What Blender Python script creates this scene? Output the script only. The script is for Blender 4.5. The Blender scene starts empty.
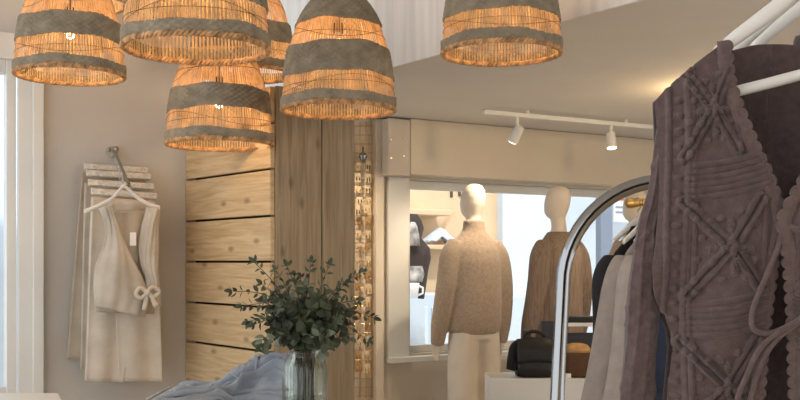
import bpy, bmesh, math, random
from mathutils import Vector, Matrix, noise
random.seed(7)
R = math.radians
C = bpy.context.scene.collection
SC = bpy.context.scene
EYE = 1.5
F = 1000.0
HOR = 262.0

def P(x, y, Y):
    """world point seen at photo pixel (x, y) at distance Y in front of the camera"""
    return Vector(((x - 400) / F * Y, Y, EYE - (y - HOR) / F * Y))

# room axes: U runs along the window wall, V away from the viewer through it
UA = R(31)
U = Vector((math.cos(UA), math.sin(UA), 0)); V = Vector((-math.sin(UA), math.cos(UA), 0))
W0 = Vector((0.511, 7.3, 0))
def W(t, n, z):
    p = W0 + U * t + V * n
    return Vector((p.x, p.y, z))
def Wpx(px, n):
    """t along the wall plane at offset n where the ray of column px meets it"""
    k = (px - 400) / F
    b = W0 + V * n
    return (k * b.y - b.x) / (U.x - k * U.y)
def Wz(px, py, n):
    t = Wpx(px, n); p = W(t, n, 0)
    return t, EYE - (py - HOR) / F * p.y

# ------------------------------------------------------------------ materials
def lin(c):
    return tuple(((v / 255) / 12.92 if v / 255 <= 0.04045 else ((v / 255 + 0.055) / 1.055) ** 2.4) for v in c) + (1.0,)

def mat(name, rgb, rough=0.6, metal=0.0, var=0.0, vscale=6.0, bump=0.0, bscale=60.0, stretch=(1, 1, 1), spec=0.5, trans=0.0, sheen=0.0, rgb2=None):
    m = bpy.data.materials.new(name); m.use_nodes = True
    nt = m.node_tree; N = nt.nodes; L = nt.links
    b = N['Principled BSDF']
    b.inputs['Base Color'].default_value = lin(rgb); b.inputs['Roughness'].default_value = rough
    b.inputs['Metallic'].default_value = metal
    b.inputs['Specular IOR Level'].default_value = spec
    if sheen: b.inputs['Sheen Weight'].default_value = sheen
    tc = N.new('ShaderNodeTexCoord'); mp = N.new('ShaderNodeMapping'); mp.inputs['Scale'].default_value = stretch
    L.new(tc.outputs['Object'], mp.inputs['Vector'])
    if var > 0:
        n = N.new('ShaderNodeTexNoise'); n.inputs['Scale'].default_value = vscale; n.inputs['Detail'].default_value = 5
        L.new(mp.outputs['Vector'], n.inputs['Vector'])
        r = N.new('ShaderNodeValToRGB')
        lo = rgb2 if rgb2 else tuple(v * (1 - var) for v in rgb); hi = rgb if rgb2 else tuple(min(255, v * (1 + var * 0.6)) for v in rgb)
        r.color_ramp.elements[0].position = 0.33; r.color_ramp.elements[1].position = 0.67
        r.color_ramp.elements[0].color = lin(lo); r.color_ramp.elements[1].color = lin(hi)
        L.new(n.outputs['Fac'], r.inputs['Fac']); L.new(r.outputs['Color'], b.inputs['Base Color'])
    if bump > 0:
        n2 = N.new('ShaderNodeTexNoise'); n2.inputs['Scale'].default_value = bscale; n2.inputs['Detail'].default_value = 4
        L.new(mp.outputs['Vector'], n2.inputs['Vector'])
        bp = N.new('ShaderNodeBump'); bp.inputs['Strength'].default_value = bump; bp.inputs['Distance'].default_value = 0.01
        L.new(n2.outputs['Fac'], bp.inputs['Height']); L.new(bp.outputs['Normal'], b.inputs['Normal'])
    if trans > 0:
        t = N.new('ShaderNodeBsdfTranslucent'); mx = N.new('ShaderNodeMixShader'); mx.inputs['Fac'].default_value = trans
        t.inputs['Color'].default_value = lin(rgb)
        L.new(b.outputs['BSDF'], mx.inputs[1]); L.new(t.outputs['BSDF'], mx.inputs[2])
        L.new(mx.outputs['Shader'], N['Material Output'].inputs['Surface'])
    return m

def emis(name, rgb, s):
    m = bpy.data.materials.new(name); m.use_nodes = True
    nt = m.node_tree; nt.nodes.remove(nt.nodes['Principled BSDF'])
    e = nt.nodes.new('ShaderNodeEmission'); e.inputs['Color'].default_value = lin(rgb); e.inputs['Strength'].default_value = s
    nt.links.new(e.outputs['Emission'], nt.nodes['Material Output'].inputs['Surface'])
    return m

def thin_glass(name, tint=(245, 250, 252), gloss=0.06, rough=0.02):
    m = bpy.data.materials.new(name); m.use_nodes = True
    nt = m.node_tree; N = nt.nodes; L = nt.links; N.remove(N['Principled BSDF'])
    t = N.new('ShaderNodeBsdfTransparent'); t.inputs['Color'].default_value = lin(tint)
    g = N.new('ShaderNodeBsdfGlossy'); g.inputs['Roughness'].default_value = rough
    fr = N.new('ShaderNodeLayerWeight'); fr.inputs['Blend'].default_value = 0.35
    mt = N.new('ShaderNodeMath'); mt.operation = 'MULTIPLY_ADD'; mt.inputs[1].default_value = 0.35; mt.inputs[2].default_value = gloss
    L.new(fr.outputs['Fresnel'], mt.inputs[0])
    mx = N.new('ShaderNodeMixShader'); L.new(mt.outputs[0], mx.inputs['Fac'])
    L.new(t.outputs['BSDF'], mx.inputs[1]); L.new(g.outputs['BSDF'], mx.inputs[2])
    L.new(mx.outputs['Shader'], N['Material Output'].inputs['Surface'])
    return m

def wood_mat(name, light, dark, stretch, knots=0.5, rough=0.62):
    m = bpy.data.materials.new(name); m.use_nodes = True
    nt = m.node_tree; N = nt.nodes; L = nt.links; b = N['Principled BSDF']; b.inputs['Roughness'].default_value = rough
    b.inputs['Specular IOR Level'].default_value = 0.25
    tc = N.new('ShaderNodeTexCoord'); mp = N.new('ShaderNodeMapping'); mp.inputs['Scale'].default_value = stretch
    geo = N.new('ShaderNodeNewGeometry')
    ad = N.new('ShaderNodeVectorMath'); ad.operation = 'ADD'
    sc = N.new('ShaderNodeVectorMath'); sc.operation = 'SCALE'; sc.inputs['Scale'].default_value = 9.0
    cb = N.new('ShaderNodeCombineXYZ')
    for k in 'XYZ': L.new(geo.outputs['Random Per Island'], cb.inputs[k])
    L.new(cb.outputs[0], sc.inputs[0]); L.new(tc.outputs['Object'], ad.inputs[0]); L.new(sc.outputs[0], ad.inputs[1])
    L.new(ad.outputs[0], mp.inputs['Vector'])
    n1 = N.new('ShaderNodeTexNoise'); n1.inputs['Scale'].default_value = 5; n1.inputs['Detail'].default_value = 6; n1.inputs['Distortion'].default_value = 0.8
    L.new(mp.outputs['Vector'], n1.inputs['Vector'])
    r = N.new('ShaderNodeValToRGB')
    r.color_ramp.elements[0].position = 0.32; r.color_ramp.elements[1].position = 0.68
    r.color_ramp.elements[0].color = lin(dark); r.color_ramp.elements[1].color = lin(light)
    L.new(n1.outputs['Fac'], r.inputs['Fac'])
    # knots
    sx = N.new('ShaderNodeSeparateXYZ'); cx = N.new('ShaderNodeCombineXYZ'); L.new(ad.outputs[0], sx.inputs[0])
    kx = N.new('ShaderNodeMath'); kx.operation = 'MULTIPLY'; kx.inputs[1].default_value = 0.45 if stretch[0] < 1 else 1.0
    kz = N.new('ShaderNodeMath'); kz.operation = 'MULTIPLY'; kz.inputs[1].default_value = 0.45 if stretch[2] < 1 else 1.0
    L.new(sx.outputs['X'], kx.inputs[0]); L.new(sx.outputs['Z'], kz.inputs[0]); L.new(kx.outputs[0], cx.inputs['X']); L.new(kz.outputs[0], cx.inputs['Y'])
    vo = N.new('ShaderNodeTexVoronoi'); vo.voronoi_dimensions = '2D'; vo.inputs['Scale'].default_value = 5.0
    L.new(cx.outputs[0], vo.inputs['Vector'])
    kr = N.new('ShaderNodeValToRGB'); kr.color_ramp.elements[0].position = 0.02; kr.color_ramp.elements[1].position = 0.085
    kr.color_ramp.elements[0].color = (1, 1, 1, 1); kr.color_ramp.elements[1].color = (0, 0, 0, 1)
    L.new(vo.outputs['Distance'], kr.inputs['Fac'])
    km = N.new('ShaderNodeMath'); km.operation = 'MULTIPLY'; km.inputs[1].default_value = knots; L.new(kr.outputs['Color'], km.inputs[0])
    mx = N.new('ShaderNodeMixRGB'); mx.inputs['Color2'].default_value = lin(tuple(v * 0.55 for v in dark))
    L.new(km.outputs[0], mx.inputs['Fac']); L.new(r.outputs['Color'], mx.inputs['Color1']); L.new(mx.outputs['Color'], b.inputs['Base Color'])
    bp = N.new('ShaderNodeBump'); bp.inputs['Strength'].default_value = 0.25; bp.inputs['Distance'].default_value = 0.004
    L.new(n1.outputs['Fac'], bp.inputs['Height']); L.new(bp.outputs['Normal'], b.inputs['Normal'])
    return m

M = {}
M['wall'] = mat('warm grey painted plaster', (198, 194, 188), 0.85, var=0.03, vscale=2, bump=0.05, bscale=120)
M['wallback'] = mat('cream painted wall', (222, 210, 192), 0.7, var=0.03, vscale=2)
M['header'] = mat('satin cream board', (222, 208, 186), 0.3, var=0.02, vscale=2)
M['white'] = mat('white gloss paint', (226, 225, 220), 0.4, var=0.02, vscale=3)
M['ceil'] = mat('off white ceiling paint', (226, 222, 216), 0.9, var=0.02, vscale=1.5)
M['bulk'] = mat('white brushed plaster', (242, 239, 235), 0.9, var=0.05, vscale=3, stretch=(6, 6, 0.4))
M['floor'] = wood_mat('pale oak floor', (214, 196, 170), (190, 168, 140), (1, 8, 8), 0.1)
M['plank'] = wood_mat('pale pine board', (212, 188, 150), (186, 158, 118), (.8, 3, 11), 0.6)
M['post'] = wood_mat('weathered upright board', (162, 145, 118), (134, 115, 90), (11, 3, 0.6), 0.5)
M['dark'] = mat('shadow gap backing', (48, 36, 26), 0.9)
M['chrome'] = mat('polished chrome', (150, 150, 150), 0.1, 1.0)
M['steel'] = mat('brushed steel', (170, 165, 155), 0.3, 1.0)
M['black'] = mat('matt black plastic', (22, 20, 19), 0.5)
M['stick'] = mat('rattan stick', (230, 194, 148), 0.6, trans=0.45, var=0.22, vscale=25)
M['twine'] = mat('dark twine', (110, 74, 44), 0.8)
M['weave'] = mat('grey seagrass weave', (150, 137, 116), 0.85, var=0.12, vscale=25, bump=0.2, bscale=150)
M['rim'] = mat('braided rattan rim', (206, 160, 112), 0.7, var=0.3, vscale=40, trans=0.15)
M['bulb'] = thin_glass('clear bulb glass', (255, 244, 225), 0.05)
M['fil'] = emis('glowing filament', (255, 214, 150), 9)
M['spot'] = emis('lit spot lens', (255, 236, 205), 9)
M['globe'] = thin_glass('opal lamp glass', (255, 240, 215), 0.05)
M['pane'] = thin_glass('window pane', (250, 252, 254), 0.01)
M['jar'] = thin_glass('pressed jar glass', (246, 249, 245), 0.02, 0.03)
M['water'] = thin_glass('jar water', (238, 242, 234), 0.02)
M['leaf'] = mat('eucalyptus leaf green', (70, 78, 56), 0.6, var=0.35, vscale=14, trans=0.12)
M['leafp'] = mat('silvery eucalyptus leaf', (104, 113, 96), 0.6, var=0.25, vscale=14, trans=0.12)
M['stem'] = mat('brown green twig', (74, 66, 48), 0.7)
M['denim'] = mat('washed blue denim', (172, 175, 180), 0.85, var=0.28, vscale=9, bump=0.25, bscale=260, rgb2=(134, 141, 152))
M['denimp'] = mat('pale blue denim', (168, 178, 188), 0.85, var=0.15, vscale=12, bump=0.2, bscale=260)
M['denimd'] = mat('dark indigo denim', (34, 43, 62), 0.85, var=0.2, vscale=12)
M['linen'] = mat('oatmeal linen', (196, 186, 172), 0.9, var=0.08, vscale=8, bump=0.2, bscale=220)
M['linen2'] = mat('pale linen', (212, 200, 184), 0.9, var=0.06, vscale=8, bump=0.2, bscale=220)
M['linen3'] = mat('grey beige cloth', (182, 168, 150), 0.9, var=0.06, vscale=8, bump=0.2, bscale=220)
M['hanger'] = mat('white painted hanger wood', (232, 228, 222), 0.45)
M['hangerw'] = mat('whitewashed hanger wood', (216, 208, 196), 0.6, var=0.12, vscale=14, stretch=(1, 8, 8))
M['mann'] = mat('off white mannequin lacquer', (226, 212, 194), 0.5)
M['fleece'] = mat('beige boucle fleece', (168, 148, 128), 0.95, var=0.07, vscale=60, bump=0.3, bscale=140, sheen=0.3)
M['ribknit'] = mat('brown rib knit', (142, 122, 105), 0.95, var=0.14, vscale=30, stretch=(4, 4, 0.2), bump=0.5, bscale=60)
M['cream'] = mat('cream cotton trousers', (226, 214, 198), 0.9, var=0.04, vscale=6)
M['knit'] = mat('mocha cotton knit', (90, 72, 70), 0.92, var=0.12, vscale=90, bump=0.35, bscale=420, sheen=0.25)
M['knitl'] = mat('mocha scalloped trim yarn', (99, 80, 77), 0.92, var=0.1, vscale=90, bump=0.35, bscale=420, sheen=0.25)
M['blackcloth'] = mat('black wool', (26, 25, 28), 0.9, bump=0.2, bscale=200)
M['greycloth'] = mat('stone grey wool', (164, 152, 143), 0.92, var=0.06, vscale=20, bump=0.25, bscale=240, sheen=0.2)
M['greycloth2'] = mat('taupe wool', (150, 138, 129), 0.92, var=0.06, vscale=20, bump=0.25, bscale=240, sheen=0.2)
M['leather'] = mat('black leather', (24, 22, 22), 0.42, var=0.15, vscale=8, bump=0.15, bscale=120)
M['suede'] = mat('brown suede', (96, 66, 44), 0.85, var=0.15, vscale=12)
M['tan'] = mat('tan straw', (196, 150, 98), 0.8, var=0.12, vscale=40)
M['charcoal'] = mat('charcoal card', (66, 66, 70), 0.7)
M['card'] = mat('cream jewellery card', (222, 202, 168), 0.7)
M['cardb'] = mat('kraft jewellery card', (176, 142, 100), 0.7)
M['gold'] = mat('brushed gold', (212, 168, 96), 0.3, 1.0)
M['facade'] = mat('cream facade render', (226, 196, 158), 0.85, var=0.05, vscale=1.5)
M['facadew'] = mat('white facade render', (218, 230, 242), 0.85, var=0.03, vscale=1.5)
M['bluewhite'] = mat('pale blue paint', (206, 220, 234), 0.6)
M['bluegrey'] = mat('blue grey painted post', (130, 146, 168), 0.6)
M['red'] = mat('pink red sign paint', (220, 70, 90), 0.5)
M['paper'] = mat('white sign board', (238, 238, 236), 0.6)
M['pave'] = mat('pale paving', (190, 184, 176), 0.9, var=0.1, vscale=4)
M['darkfig'] = mat('dark patterned cloth', (225, 215, 205), 0.9, var=0.5, vscale=7, rgb2=(40, 32, 30))
M['darkbrown'] = mat('dark brown cloth', (58, 44, 38), 0.9)
M['letter'] = mat('dark lettering', (70, 58, 46), 0.6)

# ------------------------------------------------------------------ mesh helpers
class MB:
    def __init__(s): s.v = []; s.f = []
    def add(s, vs, fs):
        o = len(s.v); s.v += [tuple(v) for v in vs]; s.f += [tuple(i + o for i in f) for f in fs]; return s
    def obox(s, c, ax, ay, az):
        """box from centre and three half-extent vectors"""
        c = Vector(c); vs = []
        for i in (-1, 1):
            for j in (-1, 1):
                for k in (-1, 1): vs.append(c + ax * i + ay * j + az * k)
        return s.add(vs, [(0, 1, 3, 2), (4, 6, 7, 5), (0, 4, 5, 1), (2, 3, 7, 6), (0, 2, 6, 4), (1, 5, 7, 3)])
    def box(s, lo, hi):
        lo = Vector(lo); hi = Vector(hi); c = (lo + hi) / 2; h = (hi - lo) / 2
        return s.obox(c, Vector((h.x, 0, 0)), Vector((0, h.y, 0)), Vector((0, 0, h.z)))
    def wbox(s, t0, t1, n0, n1, z0, z1):
        return s.obox(W((t0 + t1) / 2, (n0 + n1) / 2, (z0 + z1) / 2), U * (t1 - t0) / 2, V * (n1 - n0) / 2, Vector((0, 0, (z1 - z0) / 2)))
    def loft(s, rings, cap=True, closed=True):
        n = len(rings[0]); vs = [p for r in rings for p in r]; fs = []
        m = n if closed else n - 1
        for i in range(len(rings) - 1):
            for j in range(m):
                k = (j + 1) % n
                fs.append((i * n + j, i * n + k, (i + 1) * n + k, (i + 1) * n + j))
        if cap and closed:
            fs.append(tuple(range(n - 1, -1, -1))); fs.append(tuple((len(rings) - 1) * n + j for j in range(n)))
        return s.add(vs, fs)
    def tube(s, pts, r, n=8, cap=True, flat=1.0):
        pts = [Vector(p) for p in pts]
        rr = r if isinstance(r, (list, tuple)) else [r] * len(pts)
        t0 = (pts[1] - pts[0]).normalized()
        up = Vector((0, 0, 1)) if abs(t0.z) < 0.9 else Vector((0, 1, 0))
        nx = t0.cross(up).normalized(); rings = []
        for i, p in enumerate(pts):
            t = (pts[min(i + 1, len(pts) - 1)] - pts[max(i - 1, 0)]).normalized()
            nx = (nx - t * nx.dot(t)).normalized(); ny = t.cross(nx)
            rings.append([p + (nx * math.cos(2 * math.pi * j / n) + ny * math.sin(2 * math.pi * j / n) * flat) * rr[i] for j in range(n)])
        return s.loft(rings, cap)
    def lathe(s, prof, n=32, c=(0, 0, 0), cap=False):
        c = Vector(c)
        rings = [[c + Vector((r * math.cos(2 * math.pi * j / n), r * math.sin(2 * math.pi * j / n), z)) for j in range(n)] for r, z in prof]
        return s.loft(rings, cap)
    def prism(s, poly, d):
        """poly: 3D points, extruded by vector d"""
        poly = [Vector(p) for p in poly]; n = len(poly); d = Vector(d)
        fs = [tuple(range(n)), tuple(range(2 * n - 1, n - 1, -1))] + [(i, i + n, (i + 1) % n + n, (i + 1) % n) for i in range(n)]
        return s.add(poly + [p + d for p in poly], fs)
    def grid(s, fn, nu, nv):
        vs = [fn(i / nu, j / nv) for j in range(nv + 1) for i in range(nu + 1)]
        fs = [(j * (nu + 1) + i, j * (nu + 1) + i + 1, (j + 1) * (nu + 1) + i + 1, (j + 1) * (nu + 1) + i) for j in range(nv) for i in range(nu)]
        return s.add(vs, fs)
    def sphere(s, c, rx, ry, rz, nu=20, nv=12):
        c = Vector(c)
        rings = []
        for i in range(nv + 1):
            a = math.pi * (0.02 + 0.96 * i / nv) - math.pi / 2
            rings.append([c + Vector((rx * math.cos(a) * math.cos(2 * math.pi * j / nu), ry * math.cos(a) * math.sin(2 * math.pi * j / nu), rz * math.sin(a))) for j in range(nu)])
        return s.loft(rings, True)
    def build(s, name, m, parent=None, smooth=False, bevel=0, thick=0, remesh=0, sub=0, fix=True, off=0.0):
        me = bpy.data.meshes.new(name); me.from_pydata(s.v, [], s.f); me.update()
        if fix:
            b = bmesh.new(); b.from_mesh(me); bmesh.ops.recalc_face_normals(b, faces=b.faces); b.to_mesh(me); b.free()
        o = bpy.data.objects.new(name, me); C.objects.link(o)
        for mm in (m if isinstance(m, list) else [m]): me.materials.append(mm)
        if smooth:
            for p in me.polygons: p.use_smooth = True
        if thick:
            md = o.modifiers.new('t', 'SOLIDIFY'); md.thickness = thick; md.offset = off
        if remesh:
            md = o.modifiers.new('r', 'REMESH'); md.mode = 'VOXEL'; md.voxel_size = remesh; md.use_smooth_shade = True
            md = o.modifiers.new('s', 'SMOOTH'); md.factor = 0.5; md.iterations = 4
        if bevel:
            md = o.modifiers.new('b', 'BEVEL'); md.width = bevel; md.segments = 2; md.limit_method = 'ANGLE'
        if sub:
            md = o.modifiers.new('u', 'SUBSURF'); md.levels = sub; md.render_levels = sub
        if parent: o.parent = parent
        return o

def tag(o, label=None, cat=None, group=None, kind=None):
    if label: o['label'] = label
    if cat: o['category'] = cat
    if group: o['group'] = group
    if kind: o['kind'] = kind
    return o
def thing(name, label, cat, loc=(0, 0, 0), rz=0, group=None):
    o = bpy.data.objects.new(name, None); C.objects.link(o); o.empty_display_size = 0.05
    o.location = loc; o.rotation_euler = (0, 0, rz)
    return tag(o, label, cat, group)
def copy_tree(o, parent=None):
    c = o.copy(); C.objects.link(c)
    if parent: c.parent = parent
    for ch in [x for x in bpy.data.objects if x.parent == o]: copy_tree(ch, c)
    return c
def struct(mb, name, m, label=None, **k):
    o = mb.build(name, m, **k); o['kind'] = 'structure'
    if label: o['label'] = label
    return o
def catmull(pts, n=8):
    pts = [Vector(p) for p in pts]; out = []
    for i in range(len(pts) - 1):
        p0 = pts[max(i - 1, 0)]; p1 = pts[i]; p2 = pts[i + 1]; p3 = pts[min(i + 2, len(pts) - 1)]
        for k in range(n):
            t = k / n
            out.append(0.5 * ((2 * p1) + (p2 - p0) * t + (2 * p0 - 5 * p1 + 4 * p2 - p3) * t * t + (3 * p1 - p0 - 3 * p2 + p3) * t ** 3))
    out.append(pts[-1]); return out
def lerp_tab(tab, x):
    if x <= tab[0][0]: return tab[0][1]
    for (a, b), (c, d) in zip(tab, tab[1:]):
        if x <= c: return b + (d - b) * (x - a) / (c - a)
    return tab[-1][1]
Z = Vector((0, 0, 1))

# ------------------------------------------------------------------ camera
cam = bpy.data.cameras.new('camera'); co = bpy.data.objects.new('camera', cam); C.objects.link(co)
cam.sensor_width = 36; cam.lens = 45; cam.shift_y = (HOR - 200) / 800; cam.clip_start = 0.05
co.location = (0, 0, EYE); co.rotation_euler = (R(90), 0, 0); SC.camera = co

# ------------------------------------------------------------------ room shell
CZ = 2.487          # lower ceiling
HZ = 3.45           # high ceiling
struct(MB().box((-4, -3, -0.1), (6, 13, 0)), 'floor', M['floor'])
# window wall
T0 = Wpx(404, 0); SILL = 0.855; TOP = 2.08; T1 = 2.35
wb = MB()
wb.wbox(-2.3, T0, 0, 0.2, 0, CZ + 0.05); wb.wbox(T0, T1, 0, 0.2, 0, SILL); wb.wbox(T0, T1, 0, 0.2, TOP, CZ + 0.05); wb.wbox(T1, 4.2, 0, 0.2, 0, CZ + 0.05)
struct(wb, 'wall_back', M['wallback'])
# header box above the window and its end post
TH = Wpx(411, -0.16)
struct(MB().wbox(TH, 3.2, -0.16, -0.002, 2.10, CZ - 0.004), 'trim_1', M['header'], bevel=0.004)
tp = MB(); te = Wpx(386, -0.12)
tp.wbox(te, TH - 0.001, -0.15, -0.002, 2.09, CZ - 0.012)
t2 = struct(tp, 'trim_2', M['wallback'], bevel=0.004)
sb = MB()
for (px, py) in ((391, 140), (404, 138), (391, 158), (404, 156)):
    t, z = Wz(px, py, -0.155); c = W(t, -0.153, z)
    sb.tube([c, c - V * 0.005], 0.008, 10)
tag(sb.build('screw_heads', M['steel'], t2, fix=True), kind='structure')
# tall upright at the left of the window recess
ta = Wpx(376, -0.06); tb = Wpx(384, -0.06)
struct(MB().wbox(ta, tb, -0.06, -0.001, 0, CZ - 0.01), 'trim_3', M['wallback'], bevel=0.004)
# window
wroot = thing('window_1', None, None, W(T0, 0, SILL)); wroot['kind'] = 'structure'
wroot.rotation_euler = (0, 0, 0)
inv = Matrix.Translation(-wroot.location)
def wchild(mb, name, m, **k):
    mb.v = [tuple(Vector(v) - wroot.location) for v in mb.v]
    return mb.build(name, m, wroot, **k)
fr = MB(); tl = Wpx(388, -0.03)
fr.wbox(tl, T0 + 0.02, -0.035, -0.001, SILL - 0.03, 2.09)
fr.wbox(T0 + 0.001, T0 + 0.05, 0.0, 0.14, SILL + 0.001, TOP - 0.001); fr.wbox(T0 + 0.05, T1 - 0.001, 0.06, 0.12, TOP - 0.06, TOP - 0.001)
fr.wbox(T0 + 0.05, T1 - 0.001, 0.06, 0.12, SILL + 0.001, SILL + 0.05); fr.wbox(T1 - 0.05, T1 - 0.001, 0.001, 0.14, SILL + 0.05, TOP - 0.06)
wchild(fr, 'window_frame', M['white'], bevel=0.003)
wchild(MB().wbox(tl - 0.02, T1, -0.10, -0.036, SILL - 0.05, SILL - 0.012), 'window_sill', M['white'], bevel=0.004)
wchild(MB().wbox(T0 + 0.05, T1 - 0.05, 0.085, 0.091, SILL + 0.05, TOP - 0.06), 'window_pane', M['pane'])
# lower ceiling slab and the white bulkhead face above its edge
E0 = P(393, 67, 5.06); E1 = P(640, 0, 3.77)
ed = (E1 - E0); ed.z = 0; ed.normalize()
en = Vector((-ed.y, ed.x, 0))            # towards the window side
def hit_wall(p):   # follow -ed until the window wall
    n = (W0 - p).dot(V) / (-ed).dot(V)
    return p - ed * n
A = hit_wall(E0) - ed * 0.0; Bp = E0 + ed * 7.2
A = Vector((A.x, A.y, CZ)); Bp = Vector((Bp.x, Bp.y, CZ))
Cc = Bp + Vector((4.5, 4, 0)); Dd = W(4.6, 0.2, CZ)
struct(MB().prism([A + en * .013, Bp + en * .013, Cc, Dd], (0, 0, 0.06)), 'ceiling', M['ceil'])
struct(MB().prism([A + Z * 0.0, Bp, Bp + en * 0.012, A + en * 0.012], (0, 0, HZ - CZ)), 'wall_bulkhead', M['bulk'])
# faint step in the lower ceiling
s0 = P(446, 74, 0.97 / 0.188); s1 = P(700, 90, 0.97 / 0.172)
# plank partition
PA = Vector((-0.546, 4.37, 0)); PB = Vector((-1.05, 5.0, 0)); pd = (PB - PA).normalized(); pn = Vector((pd.y, -pd.x, 0))  # pn to the back
if pn.y < 0: pn = -pn
plen = (PB - PA).length
pk = MB(); tops = [EYE + (HOR - y) / 1000 * 5.0 for y in (381, 341, 302, 262, 222, 181)]
zs = [-0.01 + 0.0] + [tops[0] - 0.2 * k for k in (4, 3, 2, 1)] + tops + [tops[-1] + 0.2 * k for k in (1, 2)]
PZ = 2.27
zs = [z for z in zs if z < PZ - .05] + [PZ]
zs[0] = 0.0
for i in range(len(zs) - 1):
    z0 = zs[i] + 0.006; z1 = zs[i + 1] - 0.004
    if z1 - z0 < 0.01: continue
    yo = random.uniform(0, .004)
    pk.box((-plen, -.024 - yo, z0), (0, -yo, z1))
o = pk.build('wall_planks', M['plank'], bevel=0.003); o['kind'] = 'structure'
o.location = PA; o.rotation_euler = (0, 0, math.atan2(-pd.y, -pd.x))
bk = MB(); c = (PA + PB) / 2 + pn * 0.05; c.z = PZ / 2
bk.obox(c, pd * (plen / 2), pn * 0.02, Z * (PZ / 2 - 0.002)); struct(bk, 'wall_partition', M['dark'])
# upright post boards at the partition's end
QA = P(276, 0, 4.36); QB = P(355, 0, 4.56); QA.z = QB.z = 0
qd = (QB - QA).normalized(); qn = Vector((-qd.y, qd.x, 0)); ql = (QB - QA).length; sp = 0.575
pt = MB()
for a, b in ((0, sp - 0.006), (sp + 0.006, 1)):
        pt.box((ql * a, 0.002, 0), (ql * b, 0.058, PZ))
o = struct(pt, 'trim_4', M['post'], bevel=0.004); o.location = QA; o.rotation_euler = (0, 0, math.atan2(qd.y, qd.x))
c = QA + qd * ql / 2 + qn * 0.075; c.z = PZ / 2
struct(MB().obox(c, qd * (ql / 2 - 0.01), qn * 0.015, Z * (PZ / 2 - 0.003)), 'trim_5', M['dark'])
# grey wall on the left, with a window at its left end
def LW(px, n=0.0):
    k = (px - 400) / F; b = PB - V * 0
    b = b + V * n
    t = (k * b.y - b.x) / (U.x - k * U.y); p = b + U * t
    return Vector((p.x, p.y, 0)), t
_, tR = LW(192); _, tL = LW(39); _, tW = LW(3)
def lwbox(mb, t0, t1, n0, n1, z0, z1):
    c = PB + U * (t0 + t1) / 2 + V * (n0 + n1) / 2; c.z = (z0 + z1) / 2
    return mb.obox(c, U * (t1 - t0) / 2, V * (n1 - n0) / 2, Z * (z1 - z0) / 2)
wl = MB(); lwbox(wl, tL, 0.05, 0, 0.15, 0, HZ); lwbox(wl, tL - 2.5, tL, 0, 0.15, 2.47, HZ); lwbox(wl, tL - 2.5, tL - 1.3, 0, 0.15, 0, 2.47); lwbox(wl, tL - 1.3, tL, 0, 0.15, 0, 0.85)
struct(wl, 'wall_left', M['wall'])
w2 = thing('window_2', None, None, PB + U * tL); w2['kind'] = 'structure'
def w2child(mb, name, m, **k):
    mb.v = [tuple(Vector(v) - w2.location) for v in mb.v]; return mb.build(name, m, w2, **k)
f2 = MB(); t17 = LW(17)[1]; t6 = LW(6)[1]; t30 = LW(31)[1]
lwbox(f2, t17, tL + 0.0, -0.03, -0.001, 0.80, 2.54); lwbox(f2, t30, tL + 0.012, -0.05, -0.031, 0.80, 2.56)
lwbox(f2, tL - 1.3, t17, -0.03, -0.001, 2.42, 2.54)
lwbox(f2, t6, t17 - 0.005, -0.012, 0.06, 0.851, 2.44); lwbox(f2, tL - 1.3, t6, 0.0, 0.06, 2.36, 2.44); lwbox(f2, tL - 1.3, t6, 0.0, 0.06, 0.851, 0.93)
w2child(f2, 'window_frame', M['white'], bevel=0.004)
w2child(lwbox(MB(), tL - 1.3, t6, 0.03, 0.036, 0.93, 2.36), 'window_pane', M['pane'])
# high ceiling over the lamps
hc = MB().box((-4, -3, HZ), (4.5, 8, HZ + 0.08)); struct(hc, 'ceiling_upper', M['bulk'])
# far right side wall, out of frame, closes the shop
struct(MB().wbox(4.2, 4.35, -9, 0.2, 0, HZ), 'wall_right', M['wallback'])
struct(MB().box((-0.2, -3.2, 0), (6, -3.0, HZ)), 'wall_rear_light_block', M['wallback'])  # unseen part wall, added so that daylight comes in from the left
struct(MB().wbox(-0.9, 4.0, -1.25, -0.105, 0.0, 0.18), 'floor_platform', M['white'])

# ------------------------------------------------------------------ street outside
struct(MB().wbox(-6, 12, 0.2, 12, -0.35, -0.25), 'pavement', M['pave'])
NF = 4.2
fa = MB(); tE = Wpx(497, NF)
fa.wbox(Wpx(380, NF), tE, NF, NF + 0.3, -0.25, 5.5)
struct(fa, 'exterior_wall_cream', M['facade'])
fb = MB(); fb.wbox(-9, Wpx(380, NF), NF - .12, NF + .3, -.25, 5.5); struct(fb, 'exterior_wall_white', M['facadew'])
fb = MB(); fb.wbox(tE, 12, NF - 0.12, NF + 0.3, -0.25, 5.5)
struct(fb, 'exterior_wall_white', M['facadew'])
def ex(px0, px1, py0, py1, n0, n1, mb=None):
    t0, z0 = Wz(px0, py1, n0); t1, z1 = Wz(px1, py0, n0)
    return (mb or MB()).wbox(t0, t1, n0, n1, z0, z1)
def facade_ledge(px0, px1, y, lab):
    o = ex(px0, px1, y - 2, y + 2, NF - 0.35, NF - 0.001).build('display_ledge', M['facade'], bevel=0.01)
    tag(o, lab, 'ledge')
facade_ledge(395, 452, 212, 'upper cream ledge on the facade across the street')
facade_ledge(395, 470, 247, 'lower cream ledge across the street carrying pale blue cloth')
o = ex(380, 500, 292, 360, NF - 0.7, NF - 0.36).build('stall_riser', M['bluewhite'], bevel=0.02); tag(o, 'pale blue panelled base under the window opposite', 'panel')
for a, b in ((408, 428), (432, 470)):
    ex(a, b, 306, 350, NF - 0.72, NF - 0.699).build('panel', M['facadew'], o, bevel=0.01)
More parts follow.
